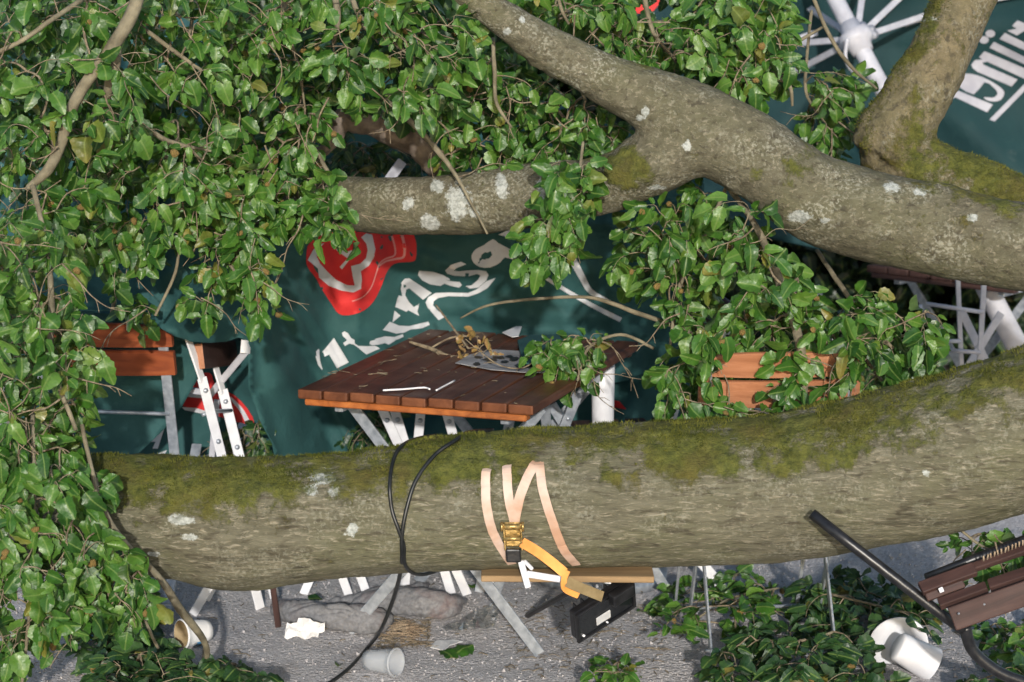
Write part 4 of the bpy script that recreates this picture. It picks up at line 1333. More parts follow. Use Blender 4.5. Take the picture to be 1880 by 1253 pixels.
bm = bmesh.new(); lathe(bm, [(0.001, 0.0), (0.045, 0.001), (0.062, -0.006), (0.082, -0.018), (0.085, -0.017), (0.064, -0.003), (0.045, 0.004), (0.001, 0.003)], M4, 40)
for v in bm.verts: v.co += Vector((0, 0.02 * (v.co.x - P(1655, 1192, 6.2).x) ** 2 / 0.006, 0))
obj('disc', bm, M_WHITEPLASTIC, lid)


def crumpled(name, label, cat, outline, zfn, mt, step=7, thick=0.002, seed=0, amp=0.012, place=None, freq=18):
    """A crumpled sheet lying on the ground inside an outline given on the ground plane."""
    sh = Sheet(lambda x, y: 0)
    sh.at = lambda x, y, off=0.0: (place(x, y) if place else G(x, y, 0.0))
    V, F = sh.mesh(outline, step)
    o2 = []
    for v in V:
        q_ = Vector((v.x * freq, v.y * freq, seed * 3.1 + v.z * freq))
        o2.append(v + Vector((0, -amp * fbm(q_ * 1.3, 3) if place else 0, 0.004 + zfn(*pix(v)) + amp * abs(fbm(q_, 3)) + amp * 0.4 * abs(fbm(q_ * 2.7, 2)))))
    me = bpy.data.meshes.new(name)
    me.from_pydata(o2, [], F)
    me.materials.append(mt)
    o = bpy.data.objects.new(name, me)
    if thick: md = o.modifiers.new('thick', 'SOLIDIFY'); md.thickness = thick; md.offset = 0
    COL.objects.link(o)
    return tag(o, label, cat)


crumpled('crumpled_napkin', 'crumpled white paper napkin lying in front of the grey cloth bundle', 'napkin',
         [(524, 1166), (527, 1150), (545, 1150), (548, 1143), (575, 1147), (597, 1152), (596, 1164), (586, 1170), (584, 1180), (560, 1178), (522, 1178)], lambda x, y: 0.0, M_PAPER, 5, seed=2, amp=0.014, place=lambda x, y: P(x, y, gp(560, 1181).y - 0.03 + (1181 - y) * 0.0010))
crumpled('clear_film', 'shiny clear plastic wrapper on the gravel left of the long steel leg', 'plastic wrapper',
         [(812, 1166), (845, 1152), (895, 1130), (902, 1122), (914, 1122), (916, 1140), (908, 1170), (860, 1176), (818, 1174)], lambda x, y: 0.015, M_FILM, 10, 0.0, seed=5, amp=0.030, freq=15)
crumpled('paper_scrap', 'flat pale paper scrap on the gravel in front of the clear wrapper', 'paper scrap',
         [(790, 1192), (800, 1180), (826, 1178), (850, 1181), (826, 1190), (815, 1198)], lambda x, y: 0.0, M_PAPER, 8, seed=6, amp=0.004)
crumpled('torn_wrapper', 'torn blue and white wrapper among the leaves at lower left', 'wrapper',
         [(122, 1140), (150, 1144), (176, 1156), (178, 1178), (150, 1190), (140, 1172)], lambda x, y: 0.006, M_WHITEPLASTIC, 8, seed=7, amp=0.02)
crumpled('blue_wrapper_scrap', 'small light blue wrapper scrap beside the torn wrapper at lower left', 'wrapper',
         [(160, 1172), (180, 1162), (181, 1186), (150, 1192)], lambda x, y: 0.014, M_BLUE, 8, seed=8, amp=0.012)

# the grey cloth bundle: folded lumps of cloth in one skin
bm = bmesh.new()
def lump(pts, seg=20):
    c, r = [], []
    for x, y, rp in catmull(pts, 5):
        g0 = gp(x, y + rp * 0.75)
        k = mpp(g0)
        c.append(Vector((g0.x, g0.y, rp * k * 0.8))); r.append(max(rp, 1) * k)
    tube(bm, c, r, seg)
lump([(505, 1118, 6), (518, 1120, 20), (560, 1128, 27), (615, 1134, 31), (670, 1140, 29), (705, 1142, 22), (722, 1140, 6)])
lump([(640, 1122, 6), (680, 1112, 22), (730, 1104, 28), (780, 1108, 33), (820, 1114, 25), (845, 1108, 10), (858, 1099, 3)])
lump([(600, 1108, 4), (660, 1106, 14), (720, 1092, 16), (770, 1080, 10), (790, 1072, 3)])
me = remesh(bm, 0.0048, 6)
nr = [v.normal.copy() for v in me.vertices]
for v, n in zip(me.vertices, nr):
    q_ = v.co
    w_ = fbm(q_ * 5, 2)
    fold = abs(noise.noise(Vector((q_.x * 9 + q_.z * 14 + 3 * w_, q_.z * 26 - q_.x * 16 + q_.y * 9, q_.y * 5)))) ** 0.7
    fold2 = abs(noise.noise(Vector((q_.x * 26 + 2 * w_, q_.z * 40 + q_.x * 22, 4 + q_.y * 12)))) ** 0.8
    v.co += n * (0.014 * w_ - 0.011 * (0.45 - fold) - 0.004 * (0.4 - fold2) + 0.0012 * fbm(q_ * 70, 2))
    v.co.z = max(v.co.z, 0.004)
me.materials.clear(); me.materials.append(M_BAG)
me.polygons.foreach_set('use_smooth', [True] * len(me.polygons))
o = bpy.data.objects.new('cloth_bundle', me); COL.objects.link(o)
tag(o, 'crumpled grey cloth bundle with reddish stains lying under the trunk', 'cloth')

# things lying on the table
bm = bmesh.new()
r_ = random.Random(12)
for _ in range(70):
    u, w_ = r_.random(), r_.random()
    c = TA + TAX * (u * 0.66) + TAY * (w_ * 0.95) + Vector((0, 0, 0.003))
    an = r_.uniform(0, 6.3); L = r_.uniform(.006, .03) * (3 if r_.random() < .08 else 1)
    d = Vector((cos(an), sin(an), 0.03)) * L
    tube(bm, [c - d * .5, c + Vector((-d.y, d.x, 0)) * .2, c + d * .5], r_.uniform(.0006, .0014), 4, caps=False)
tl = obj('bark_litter', bm, M_TWIG); tl['kind'] = 'stuff'
sh = Sheet(lambda x, y: 0); sh.at = lambda x, y, off=0.0: on_table(x, y, 0.004 + 0.006 * abs(fbm(Vector((x / 60, y / 25, 2)), 2)) + off)
def flat(name, loops, mt, parent=None, step=8, thick=0.0015, off=0.0):
    V, F = [], []
    for lp in loops:
        v, f = sh.mesh(lp, step, off); k = len(V); V += v; F += [tuple(i + k for i in q) for q in f]
    me = bpy.data.meshes.new(name); me.from_pydata(V, [], F); me.materials.append(mt)
    o = bpy.data.objects.new(name, me); 
    if thick: md = o.modifiers.new('thick', 'SOLIDIFY'); md.thickness = thick; md.offset = 0
    return link(o, parent)
lf = flat('leaflet', [[(836, 667), (862, 652), (900, 642), (955, 645), (1010, 650), (1010, 685), (960, 684), (900, 679)]], M_GREYCLOTH)
tag(lf, 'pale grey leaflet with dark pictures lying on the wooden table', 'leaflet')
r_ = random.Random(3)
spots = []
for k in range(16):
    x, y = r_.uniform(875, 985), r_.uniform(655, 673)
    spots.append([(x + 9 * r_.uniform(.5, 1.3) * cos(a), y + 3.2 * r_.uniform(.5, 1.3) * sin(a)) for a in (0, 1, 2, 3, 4, 5)])
flat('printed_picture', spots, M_BLACK, lf, 6, 0, 0.0025)
gf = flat('canvas_fold', [[(950, 626), (975, 616), (1040, 615), (1052, 640), (1045, 668), (960, 668)]], M_FABRIC, None, 8, 0.004, 0.012)
tag(gf, 'corner of dark green canvas lying folded on the table behind the leaflet', 'canvas')
wf = flat('white_card', [[(922, 611), (948, 600), (958, 600), (952, 618), (940, 619)]], M_PAPER, None, 6, 0.002, 0.006)
tag(wf, 'small white card on the back of the wooden table', 'card')
for k, (pts, lab) in enumerate((([(703, 717), (740, 715), (778, 712), (789, 715)], 'bent white drinking straw lying near the front edge of the table'),
                                ([(801, 717), (812, 711), (835, 699)], 'short white drinking straw angled up on the table beside the bent one'))):
    bm = bmesh.new(); tube(bm, [on_table(x, y, 0.006) for x, y in catmull(pts, 4)], 0.0026, 8)
    tag(obj('drinking_straw', bm, M_WHITE), lab, 'drinking straw')

# ------------------------------------------------------------------ leaves
def leaf_template(seed, width=0.74, curl=0.25, cup=0.18, n=8):
    """A toothed, veined leaf: base at the origin, tip towards +Y, face towards +Z, unit length; short stalk."""
    r = random.Random(seed)
    V, UV, F = [], [], []
    side = r.uniform(-.06, .06)
    for i in range(n + 1):
        t = i / n
        w = width * 0.5 * (sin(pi * min(t, 1) ** 0.92) ** 0.55 if 0 < t < 1 else (0.16 if t >= 1 else 0.05))
        tooth = 1.0 + (0.095 if i % 2 else -0.085) * (1 if 0 < i < n else 0) + r.uniform(-.05, .05)
        z = -curl * t * t + 0.02 * sin(9 * t + seed)
        xm = side * sin(pi * t)
        for s in (-1, -0.52, 0, 0.52, 1):
            ww = w * (tooth if abs(s) == 1 else 1.0)
            zz = z + cup * abs(s) * w * 1.6 + (0.06 * sin(t * 11 + seed * 2 + s * 1.3) * abs(s) * (w * 2))
            back = -0.03 if abs(s) == 1 and i % 2 else 0.0
            V.append((xm + s * ww, t - 0.10 * abs(s) * (1 - t) * (w * 2) + back, zz))
            UV.append((0.5 + s * w * 0.5 / 0.74, t))
    for i in range(n):
        for k in range(4):
            a = i * 5 + k
            F.append((a, a + 1, a + 6, a + 5))
    k = len(V)
    V += [(-0.010, 0.02, 0.0), (0.010, 0.02, 0.0), (0.008, -0.22, 0.04), (-0.008, -0.22, 0.04)]
    UV += [(0.5, 0.5)] * 4
    F.append((k, k + 1, k + 2, k + 3))
    return V, F, UV


TEMPL = [leaf_template(s, w, c, u) for s, w, c, u in ((1, .70, .30, .20), (2, .78, .12, .30), (3, .62, .50, .14), (4, .74, .05, -.18), (5, .82, .34, .42), (6, .58, .60, .30), (7, .76, -.16, .30), (8, .68, .40, -.26), (9, .72, .20, .60), (10, .80, .70, .10), (11, .66, .9, .3), (12, .72, -.3, .5))]


def leaf_mesh(tp, mt, name='leaf'):
    V, F, UV = tp
    me = bpy.data.meshes.new(name)
    me.from_pydata(V, [], F)
    uv = me.uv_layers.new(name='UVMap')
    for lp in me.loops: uv.data[lp.index].uv = UV[lp.vertex_index]
    me.materials.append(mt)
    me.polygons.foreach_set('use_smooth', [True] * len(me.polygons))
    return me


LEAVES = {m: [leaf_mesh(t, m) for t in TEMPL] for m in (M_LEAF, M_LEAF_DARK, M_LEAF_DRY)}
bm = bmesh.new()
bmesh.ops.create_icosphere(bm, subdivisions=2, radius=1.0)
for v in bm.verts: v.co *= 1 + 0.22 * noise.noise(v.co * 3.1) + (0.15 if v.index % 3 == 0 else 0)
SEED_ME = mesh_from_bm('seed_ball', bm, M_SEED)


def joined_leaves(name, frames, mt, parent=None):
    V, F, UV = [], [], []
    for M4, ti in frames:
        tv, tf, tu = TEMPL[ti]
        k = len(V)
        V += [M4 @ Vector(v) for v in tv]
        F += [tuple(i + k for i in f) for f in tf]
        UV += tu
    me = bpy.data.meshes.new(name)
    me.from_pydata(V, [], F)
    uv = me.uv_layers.new(name='UVMap')
    for lp in me.loops: uv.data[lp.index].uv = UV[lp.vertex_index]
    me.materials.append(mt)
    me.polygons.foreach_set('use_smooth', [True] * len(me.polygons))
    o = bpy.data.objects.new(name, me)
    link(o, parent)
    o['kind'] = 'stuff'
    return o


def leaf_frame(base, d, n, L):
    y = d.normalized()
    z = (n - y * n.dot(y))
    if z.length < 1e-4: z = y.orthogonal()
    z.normalize()
    x = y.cross(z)
    M4 = Matrix((x * L, y * L, z * L)).transposed().to_4x4()
    M4.translation = base
    return M4


ARCH = [(590, 215), (640, 190), (720, 195), (790, 245), (830, 330), (600, 330)]


def leafy(label, poly, spines, Y0, Y1, count, size=0.060, mt=M_LEAF, seed=0, seeds=6, cap=300, group='leafy branches of the fallen tree', nleaf=(4, 8),
          stem_mt=M_BRANCH, ground=False, droop=0.55, stem_r=None, holes=(), name='leafy_branch', gap=12, facing=1.0, reach=1.0, bare=4.0):
    """A branch: main stems (px, py, Y, radius px), side twigs grown out to points scattered in `poly`, leaves along the twigs."""
    r = random.Random(seed * 31 + 5)
    if count > 15: count = int(count * (1.35 if ground else 1.75))
    s0 = spines[0][0]
    root = thing(name, P(s0[0], s0[1], s0[2]), label, 'branch', group)
    nodes = []                                            # (position, parent index)
    for sp in spines:
        cc = catmull(sp, 7)
        pts = [P(c[0], c[1], c[2]) for c in cc]
        rad = [max(c[3], 0.6) * mpp(p) for c, p in zip(cc, pts)]
        bm = bmesh.new(); tube(bm, pts, rad, 10)
        for v in bm.verts: v.co += Vector((1, 0, 1)) * 0.16 * rad[0] * fbm(v.co * 26, 3)
        obj('stem', bm, stem_mt, root)
        for p in pts: nodes.append([p, -1, 0])
    xs = [p[0] for p in poly]; ys = [p[1] for p in poly]
    tips = []
    tries = 0
    while len(tips) < count and tries < count * 60:
        tries += 1
        x, y = r.uniform(min(xs), max(xs)), r.uniform(min(ys), max(ys))
        if not in_poly(x, y, poly) or any(in_poly(x, y, h) for h in holes): continue
        if tries < count * 40 and any((x - a) ** 2 + (y - b_) ** 2 < gap * gap for a, b_, _ in tips): continue
        tips.append((x, y, (G(x, y, 0.02 + 0.10 * r.random() ** 2).y if ground else Y0 + (Y1 - Y0) * r.random())))
    tp = [P(*t) for t in tips]
    n0 = len(nodes)
    import mathutils
    order = sorted(range(len(tp)), key=lambda i: min((tp[i] - n[0]).length_squared for n in nodes[:n0:2]))
    segs = []
    for i in order:
        p = tp[i]
        j = min(range(len(nodes)), key=lambda k: (nodes[k][0] - p).length_squared)
        nodes.append([p, j, 0])
        segs.append(len(nodes) - 1)
    for k in reversed(segs):                               # how many twigs each one carries
        nodes[k][2] += 1
        j = nodes[k][1]
        if j >= n0: nodes[j][2] += nodes[k][2]
    bmt = bmesh.new()
    frames = []
    seedpos = []
    for k in segs:
        p, j, carry = nodes[k]
        q = nodes[j][0]
        d = p - q
        L = d.length
        if L < 1e-4: continue
        mid = q + d * 0.5 + Vector((r.uniform(-.14, .14), r.uniform(-.1, .1), r.uniform(-.02, .16))) * L
        # a short free end past the tip keeps the cluster hanging
        dd = (d.normalized() * 0.6 + Vector((r.uniform(-.4, .4), r.uniform(-.3, .1), -droop))).normalized()
        end = p + dd * r.uniform(0.025, 0.055) * reach
        if ground and end.z < 0.01: end.z = 0.01
        cc = [Vector(c) for c in catmull([tuple(q), tuple(mid), tuple(p), tuple(end)], 3)]
        w0 = 0.0011 * max(carry, 1) ** 0.42 + 0.0004
        tube(bmt, cc, [w0 * (1 - 0.55 * i / (len(cc) - 1)) for i in range(len(cc))], 5, caps=False)
        nl = r.randint(*nleaf)
        for m in range(nl):
            t = 1.0 if m == 0 else 1 - 0.55 * (m / nl) - r.uniform(0, .06)
            f = t * (len(cc) - 1); i0 = min(int(f), len(cc) - 2)
            b_ = cc[i0].lerp(cc[i0 + 1], f - i0)
            tw = (cc[i0 + 1] - cc[i0]).normalized()
            s = 1 if m % 2 else -1
            perp = tw.cross(Vector((0, -1, 0.1))).normalized() if m else Vector((0, 0, 0))
            ld = tw * r.uniform(0.4, 0.9) + perp * s * r.uniform(0.5, 1.0) + Vector((r.uniform(-.3, .3), r.uniform(-.55, .15), r.uniform(-.45, .2) - droop * 0.45))
            nn = Vector((r.gauss(0, .62), -0.85 * facing + r.gauss(0, .25), 0.45 + r.gauss(0, .6)))
            if ground: nn = Vector((r.gauss(0, .5), -0.45 + r.gauss(0, .3), 1.0)); ld.z = r.uniform(-.15, .25)
            Ls = 0.74 * size * (r.uniform(0.6, 1.28) if r.random() < 0.8 else r.uniform(0.35, 0.6))
            ld.normalize()
            b2 = b_ + ld * 0.20 * Ls
            M4 = leaf_frame(b2, ld, nn, Ls)
            if ground:
                tipz = (M4 @ Vector((0, 1, -.3))).z
                if min(tipz, b2.z) < 0.006: M4.translation.z += 0.006 - min(tipz, b2.z)
            M4 = M4 @ Matrix.Diagonal((r.uniform(.78, 1.22), 1, r.uniform(.6, 1.5), 1))
            frames.append((M4, r.randrange(len(TEMPL))))
        if r.random() < seeds / max(len(segs), 1):
            seedpos.append(end + Vector((r.uniform(-.01, .01), -0.012, r.uniform(-.012, .012))))
    for _ in range(0 if ground else int(bare * (1 + count / 40.0))):      # thin bare twigs hanging in front
        x, y = r.uniform(min(xs), max(xs)), r.uniform(min(ys), max(ys))
        if not in_poly(x, y, poly): continue
        an = r.uniform(0.2, 2.9); Lp = r.uniform(50, 170)
        Yb = Y0 - 0.02 + r.random() * 0.12
        cc, kx, ky = [], x, y
        for m in range(5):
            cc.append((kx, ky, Yb + 0.012 * m))
            an += r.gauss(0, .38)
            kx += cos(an) * Lp / 4; ky += sin(an) * Lp / 4
        cc = [P(*c) for c in catmull(cc, 4)]
        w0 = r.uniform(.0014, .0030)
        tube(bmt, cc, [w0 * (1 - .6 * i / (len(cc) - 1)) for i in range(len(cc))], 5, caps=False)
        for i in (5, 9, 12):
            e = cc[i] + (cc[i] - cc[i - 2]).normalized() * .02 + Vector((r.uniform(-.02, .02), -.005, r.uniform(-.03, .01)))
            tube(bmt, [cc[i], (cc[i] + e) / 2 + Vector((0, 0, .004)), e], [w0 * .6, w0 * .5, w0 * .35], 4, caps=False)
    tw = obj('side_twigs', bmt, M_TWIG, root)
    tw['kind'] = 'stuff'
    frames.sort(key=lambda f: f[0].translation.y)
    for M4, ti in frames[:cap]:
        o = bpy.data.objects.new('leaf', LEAVES[mt][ti])
        o.matrix_basis = M4
        link(o, root)
    if frames[cap:]: joined_leaves('foliage', frames[cap:], mt, root)
    for p in seedpos:
        o = bpy.data.objects.new('seed_ball', SEED_ME)
        o.matrix_basis = Matrix.Translation(p) @ Matrix.Rotation(r.uniform(0, 6), 4, 'Y') @ Matrix.Diagonal((*(r.uniform(.0055, .0115) for _ in range(3)), 1))
        link(o, root)
    return root


# upper left
leafy('leafy branch at the upper left corner with a thick bare stem slanting down', [(-40, -30), (150, -30), (260, 60), (250, 300), (170, 400), (-40, 400)],
      [[(268, -50, 6.03, 12), (238, 35, 6.00, 13), (196, 100, 5.99, 12), (150, 165, 5.98, 11), (126, 215, 5.97, 11), (112, 265, 5.97, 10), (88, 312, 5.92, 10), (52, 345, 5.94, 6)],
       [(150, 0, 6.1, 5), (90, 40, 6.0, 4.5), (40, 75, 5.98, 4.5), (-30, 108, 5.98, 4)]],
      5.9, 6.35, 72, 0.066, seed=1, seeds=9)
leafy('leafy branch with a rough forked stem right of the thick slanting stem', [(210, -30), (420, -30), (400, 120), (420, 300), (330, 420), (230, 420), (200, 250), (250, 100)],
      [[(212, 70, 6.02, 9), (212, 110, 6.02, 11), (202, 150, 6.02, 10), (190, 205, 6.04, 6)], [(245, 38, 6.2, 4), (300, 80, 6.2, 4.5), (370, 130, 6.2, 3)], [(210, 228, 6.2, 5), (265, 235, 6.2, 5.5), (310, 260, 6.2, 4.5), (388, 278, 6.2, 2)]],
      6.05, 6.7, 62, 0.060, seed=2, seeds=6)
leafy('dense leafy branch filling the middle of the upper left, with drooping thin twigs', [(400, -30), (560, -30), (570, 120), (620, 250), (560, 330), (430, 330), (390, 200)],
      [[(520, -30, 6.4, 5), (528, 60, 6.4, 5), (548, 120, 6.4, 3), (560, 200, 6.4, 2)], [(350, -20, 6.3, 4), (352, 40, 6.3, 3.5), (340, 90, 6.3, 2)]],
      6.2, 6.9, 70, 0.058, seed=3, seeds=10, holes=[ARCH])
leafy('leafy branch under the top edge just left of the upper limb fork', [(545, -30), (800, -30), (860, 40), (900, 100), (820, 190), (700, 215), (600, 180)],
      [[(640, -30, 6.35, 5), (660, 30, 6.3, 5), (700, 60, 6.3, 4), (750, 100, 6.3, 3)], [(612, -30, 6.45, 7), (620, 40, 6.4, 6), (612, 80, 6.4, 4)], [(648, -20, 6.45, 8), (665, 50, 6.45, 5)]],
      6.15, 6.75, 72, 0.060, seed=4, seeds=12, holes=[ARCH])
leafy('leafy branch in the wedge beneath the upper limb, fed by a long thin twig', [(840, 90), (900, 85), (1010, 150), (1150, 225), (1135, 270), (1040, 285), (960, 305), (840, 325), (770, 290), (780, 190)],
      [[(905, 70, 6.4, 4), (908, 130, 6.38, 4), (912, 190, 6.36, 3.5), (940, 235, 6.36, 2)], [(680, 165, 6.5, 5), (750, 220, 6.45, 6), (810, 285, 6.42, 5), (850, 345, 6.38, 3), (895, 430, 6.35, 2)], [(1060, 150, 6.5, 4), (1075, 185, 6.5, 3)]],
      6.42, 6.9, 72, 0.054, seed=5, seeds=9, holes=[ARCH])
leafy('leafy branch above the upper limb along the top edge, right of centre', [(925, -30), (1160, -30), (1130, 30), (1290, 40), (1330, 100), (1250, 135), (1130, 90), (1030, 40)],
      [[(1020, -30, 6.5, 4), (1030, 15, 6.5, 3.5), (1045, 45, 6.5, 2)], [(1180, -20, 6.6, 5), (1200, 60, 6.6, 4), (1240, 110, 6.6, 3)]], 6.42, 6.95, 54, 0.060, seed=6, seeds=5)
leafy('leafy branch beside the white umbrella hub, its twigs crossing in front of the ribs', [(1270, -30), (1440, -30), (1430, 60), (1450, 130), (1390, 165), (1290, 130)],
      [[(1330, -20, 6.6, 4), (1330, 40, 6.6, 3.5), (1400, 100, 6.6, 3)], [(1483, -30, 6.7, 3.5), (1520, 60, 6.7, 4), (1560, 120, 6.7, 3.5), (1612, 165, 6.7, 2)], [(1390, 150, 6.6, 4.5), (1440, 95, 6.62, 4), (1510, 50, 6.65, 2.5)], [(1390, 140, 6.6, 3), (1445, 152, 6.6, 4), (1455, 195, 6.6, 2.5)]],
      6.45, 7.0, 52, 0.062, seed=7, seeds=4)
leafy('small leafy spray hanging between the forked limb and the bent limb', [(1480, 140), (1560, 130), (1580, 190), (1545, 260), (1520, 290), (1480, 235)],
      [[(1490, 20, 6.95, 3), (1482, 100, 6.9, 3), (1480, 170, 6.85, 3), (1510, 220, 6.85, 2)]], 6.75, 7.05, 22, 0.062, seed=8, seeds=0, nleaf=(3, 5))
# fringe over the canvas
leafy('leafy branch drooping over the left chair in loose sprays', [(150, 390), (330, 395), (320, 440), (235, 490), (280, 560), (265, 610), (235, 560), (190, 500), (150, 470)],
      [[(172, 350, 6.35, 8), (180, 400, 6.35, 7), (195, 440, 6.35, 5), (212, 520, 6.36, 4.5), (205, 575, 6.38, 3.5)], [(330, 430, 6.3, 2.5), (322, 500, 6.28, 3), (285, 580, 6.26, 2.5)]], 6.12, 6.40, 20, 0.058, seed=9, seeds=7)
leafy('leafy spray hanging in front of the green canvas left of the red emblem', [(330, 300), (600, 310), (630, 360), (660, 420), (625, 440), (590, 410), (520, 420), (470, 440), (440, 400), (330, 400)],
      [[(575, 270, 6.35, 4), (610, 330, 6.32, 4), (640, 380, 6.3, 3)], [(300, 285, 6.35, 4), (380, 350, 6.32, 4), (430, 400, 6.3, 3)], [(560, 380, 6.4, 10), (540, 340, 6.42, 8), (500, 320, 6.44, 5)]], 6.16, 6.45, 44, 0.058, seed=10, seeds=8)
leafy('leafy tassel ending above the hem of the canvas, right of the left chair', [(345, 420), (440, 430), (475, 480), (510, 575), (475, 585), (420, 520), (385, 570), (350, 560), (360, 490)],
      [[(420, 400, 6.3, 3), (415, 470, 6.26, 3), (455, 530, 6.24, 2.5), (480, 570, 6.24, 2)]], 6.14, 6.38, 20, 0.060, seed=11, seeds=3)
# left column, in front of the trunk
leafy('long leafy branch hanging down the left edge beside the far-left chair', [(-40, 400), (150, 430), (150, 560), (165, 660), (150, 800), (-40, 820)],
      [[(60, 340, 5.75, 5), (85, 450, 5.7, 5), (95, 560, 5.66, 6), (90, 640, 5.62, 8), (105, 700, 5.6, 5), (140, 790, 5.58, 4)]], 5.45, 6.0, 78, 0.060, seed=12, seeds=10, droop=0.8)
leafy('leafy branch at the left edge trailing over the trunk end to the gravel', [(-40, 800), (140, 780), (185, 880), (190, 960), (170, 1060), (90, 1200), (-40, 1270)],
      [[(60, 760, 5.6, 4), (62, 900, 5.52, 4), (55, 1040, 5.5, 4), (52, 1140, 5.5, 3.5), (40, 1260, 5.5, 3)]], 5.38, 5.62, 58, 0.064, seed=13, seeds=8, droop=0.75)
leafy('thin forked branch crossing the left end of the trunk down to the paper cup', [(170, 985), (235, 1000), (270, 1090), (230, 1150), (160, 1110)],
      [[(150, 780, 5.62, 4), (168, 860, 5.585, 4.5), (188, 930, 5.57, 5), (226, 992, 5.56, 5), (290, 1058, 5.6, 6.5), (330, 1118, 5.7, 8), (378, 1185, 5.85, 6), (372, 1240, 5.95, 3)],
       [(226, 992, 5.56, 3.5), (235, 1060, 5.55, 3), (262, 1130, 5.58, 3), (290, 1190, 5.65, 3)]], 5.46, 5.60, 18, 0.062, seed=14, seeds=1)
# right of centre
leafy('sprig of bright leaves hanging in front of the forked limb near its crotch', [(1010, 300), (1075, 290), (1090, 370), (1050, 430), (1010, 480), (970, 500), (958, 470), (970, 425), (1020, 390)],
      [[(1070, 262, 6.26, 3), (1062, 320, 6.2, 3), (1035, 390, 6.18, 2.5), (985, 440, 6.18, 2)]], 6.12, 6.24, 24, 0.062, seed=15, seeds=1, nleaf=(3, 6), facing=1.3)
leafy('leafy branch below the fork of the limb, hanging before the green canvas', [(1150, 430), (1200, 370), (1300, 330), (1345, 400), (1330, 520), (1260, 560), (1230, 610), (1190, 540), (1130, 480)],
      [[(1340, 330, 6.42, 4), (1300, 420, 6.4, 4), (1250, 520, 6.38, 4), (1230, 640, 6.36, 3)], [(1240, 600, 6.4, 4), (1170, 575, 6.42, 4.5), (1090, 548, 6.44, 3.5), (1000, 548, 6.5, 3), (900, 560, 6.58, 2.5), (845, 585, 6.62, 1.5)]], 6.25, 6.75, 33, 0.060, seed=16, seeds=8)
leafy('dense leafy branch with a bare brown stem in front of the pale orange chair', [(1330, 340), (1420, 430), (1470, 500), (1490, 620), (1450, 760), (1350, 770), (1290, 680), (1310, 520)],
      [[(1335, 340, 6.4, 5), (1390, 420, 6.3, 6), (1425, 500, 6.22, 9), (1448, 560, 6.18, 9), (1470, 640, 6.15, 9), (1475, 720, 6.13, 8), (1462, 770, 6.12, 7)], [(1420, 740, 6.15, 4), (1470, 690, 6.15, 4)]], 6.02, 6.40, 42, 0.064, seed=17, seeds=7, holes=[[(1345, 655), (1410, 655), (1400, 698), (1340, 698)], [(1315, 698), (1385, 698), (1375, 738), (1315, 738)]])
leafy('leafy branch low between the umbrella pole and the pale orange chair', [(1250, 600), (1300, 600), (1330, 700), (1400, 765), (1250, 775), (1220, 740), (1215, 660)],
      [[(1270, 560, 6.4, 4), (1255, 660, 6.3, 3.5), (1240, 750, 6.25, 3)]], 6.02, 6.5, 21, 0.062, seed=18, seeds=5, holes=[[(1345, 655), (1410, 655), (1400, 698), (1340, 698)], [(1315, 698), (1385, 698), (1375, 738), (1315, 738)]])
leafy('leafy spray spreading right of the bare brown stem, under the big limb', [(1480, 590), (1590, 530), (1700, 540), (1735, 600), (1715, 680), (1640, 700), (1560, 730), (1470, 745)],
      [[(1500, 460, 6.5, 4), (1540, 520, 6.35, 4.5), (1590, 590, 6.25, 4), (1640, 640, 6.2, 3)], [(1460, 540, 6.3, 5), (1530, 590, 6.25, 4.5), (1580, 650, 6.22, 4), (1620, 700, 6.2, 3)], [(1600, 640, 6.25, 2), (1670, 610, 6.2, 2.5), (1700, 570, 6.18, 2)]], 6.05, 6.35, 26, 0.068, seed=19, seeds=6, holes=[[(1485, 655), (1550, 655), (1550, 692), (1485, 692)]])
# on the table
leafy('sprig of pale bright leaves lying across the right part of the wooden table', [(985, 625), (1050, 615), (1095, 610), (1105, 640), (1080, 680), (1030, 690), (995, 665)],
      [[(1200, 640, 6.45, 3), (1140, 615, 6.45, 3), (1080, 640, 6.42, 3), (1060, 700, 6.38, 2.5)]], 6.36, 6.5, 17, 0.056, seed=20, seeds=2, nleaf=(3, 6), facing=0.9)
dry = leafy('withered twig with brown curled leaves lying on the back of the wooden table', [(840, 610), (900, 612), (895, 650), (850, 655)],
            [[(752, 628, 6.84, 2.5), (790, 640, 6.80, 4), (830, 655, 6.76, 3), (880, 655, 6.74, 2)], [(800, 560, 6.95, 1.5), (830, 600, 6.86, 2), (860, 640, 6.78, 2)], [(790, 640, 6.8, 2), (830, 620, 6.82, 2), (880, 618, 6.8, 1.5)], [(800, 645, 6.78, 2), (815, 662, 6.74, 2), (850, 668, 6.72, 1.5)]],
            6.72, 6.82, 9, 0.036, M_LEAF_DRY, seed=21, seeds=2, nleaf=(1, 3), reach=0.5, stem_mt=M_TWIG)
# on the ground
leafy('heap of dark green leaves on the gravel round the white tub', [(1320, 1180), (1450, 1150), (1620, 1150), (1600, 1225), (1640, 1262), (1740, 1255), (1880, 1215), (1960, 1270), (1320, 1270)],
      [[(1530, 1160, 6.2, 2.5), (1475, 1190, 6.15, 3), (1490, 1230, 6.1, 2.5), (1560, 1262, 6.05, 2)]], 0, 0, 54, 0.066, M_LEAF_DARK, seed=22, seeds=3, ground=True, holes=[[(1600, 1155), (1712, 1155), (1715, 1222), (1640, 1222)]])
leafy('dark leafy twigs on the ground under the black tube at right', [(1480, 1080), (1540, 1050), (1660, 1080), (1740, 1140), (1660, 1140), (1560, 1150), (1480, 1160)],
      [[(1500, 1085, 6.6, 2.5), (1560, 1100, 6.5, 2.5), (1640, 1120, 6.4, 2.5)]], 0, 0, 40, 0.062, M_LEAF_DARK, seed=23, seeds=1, ground=True)
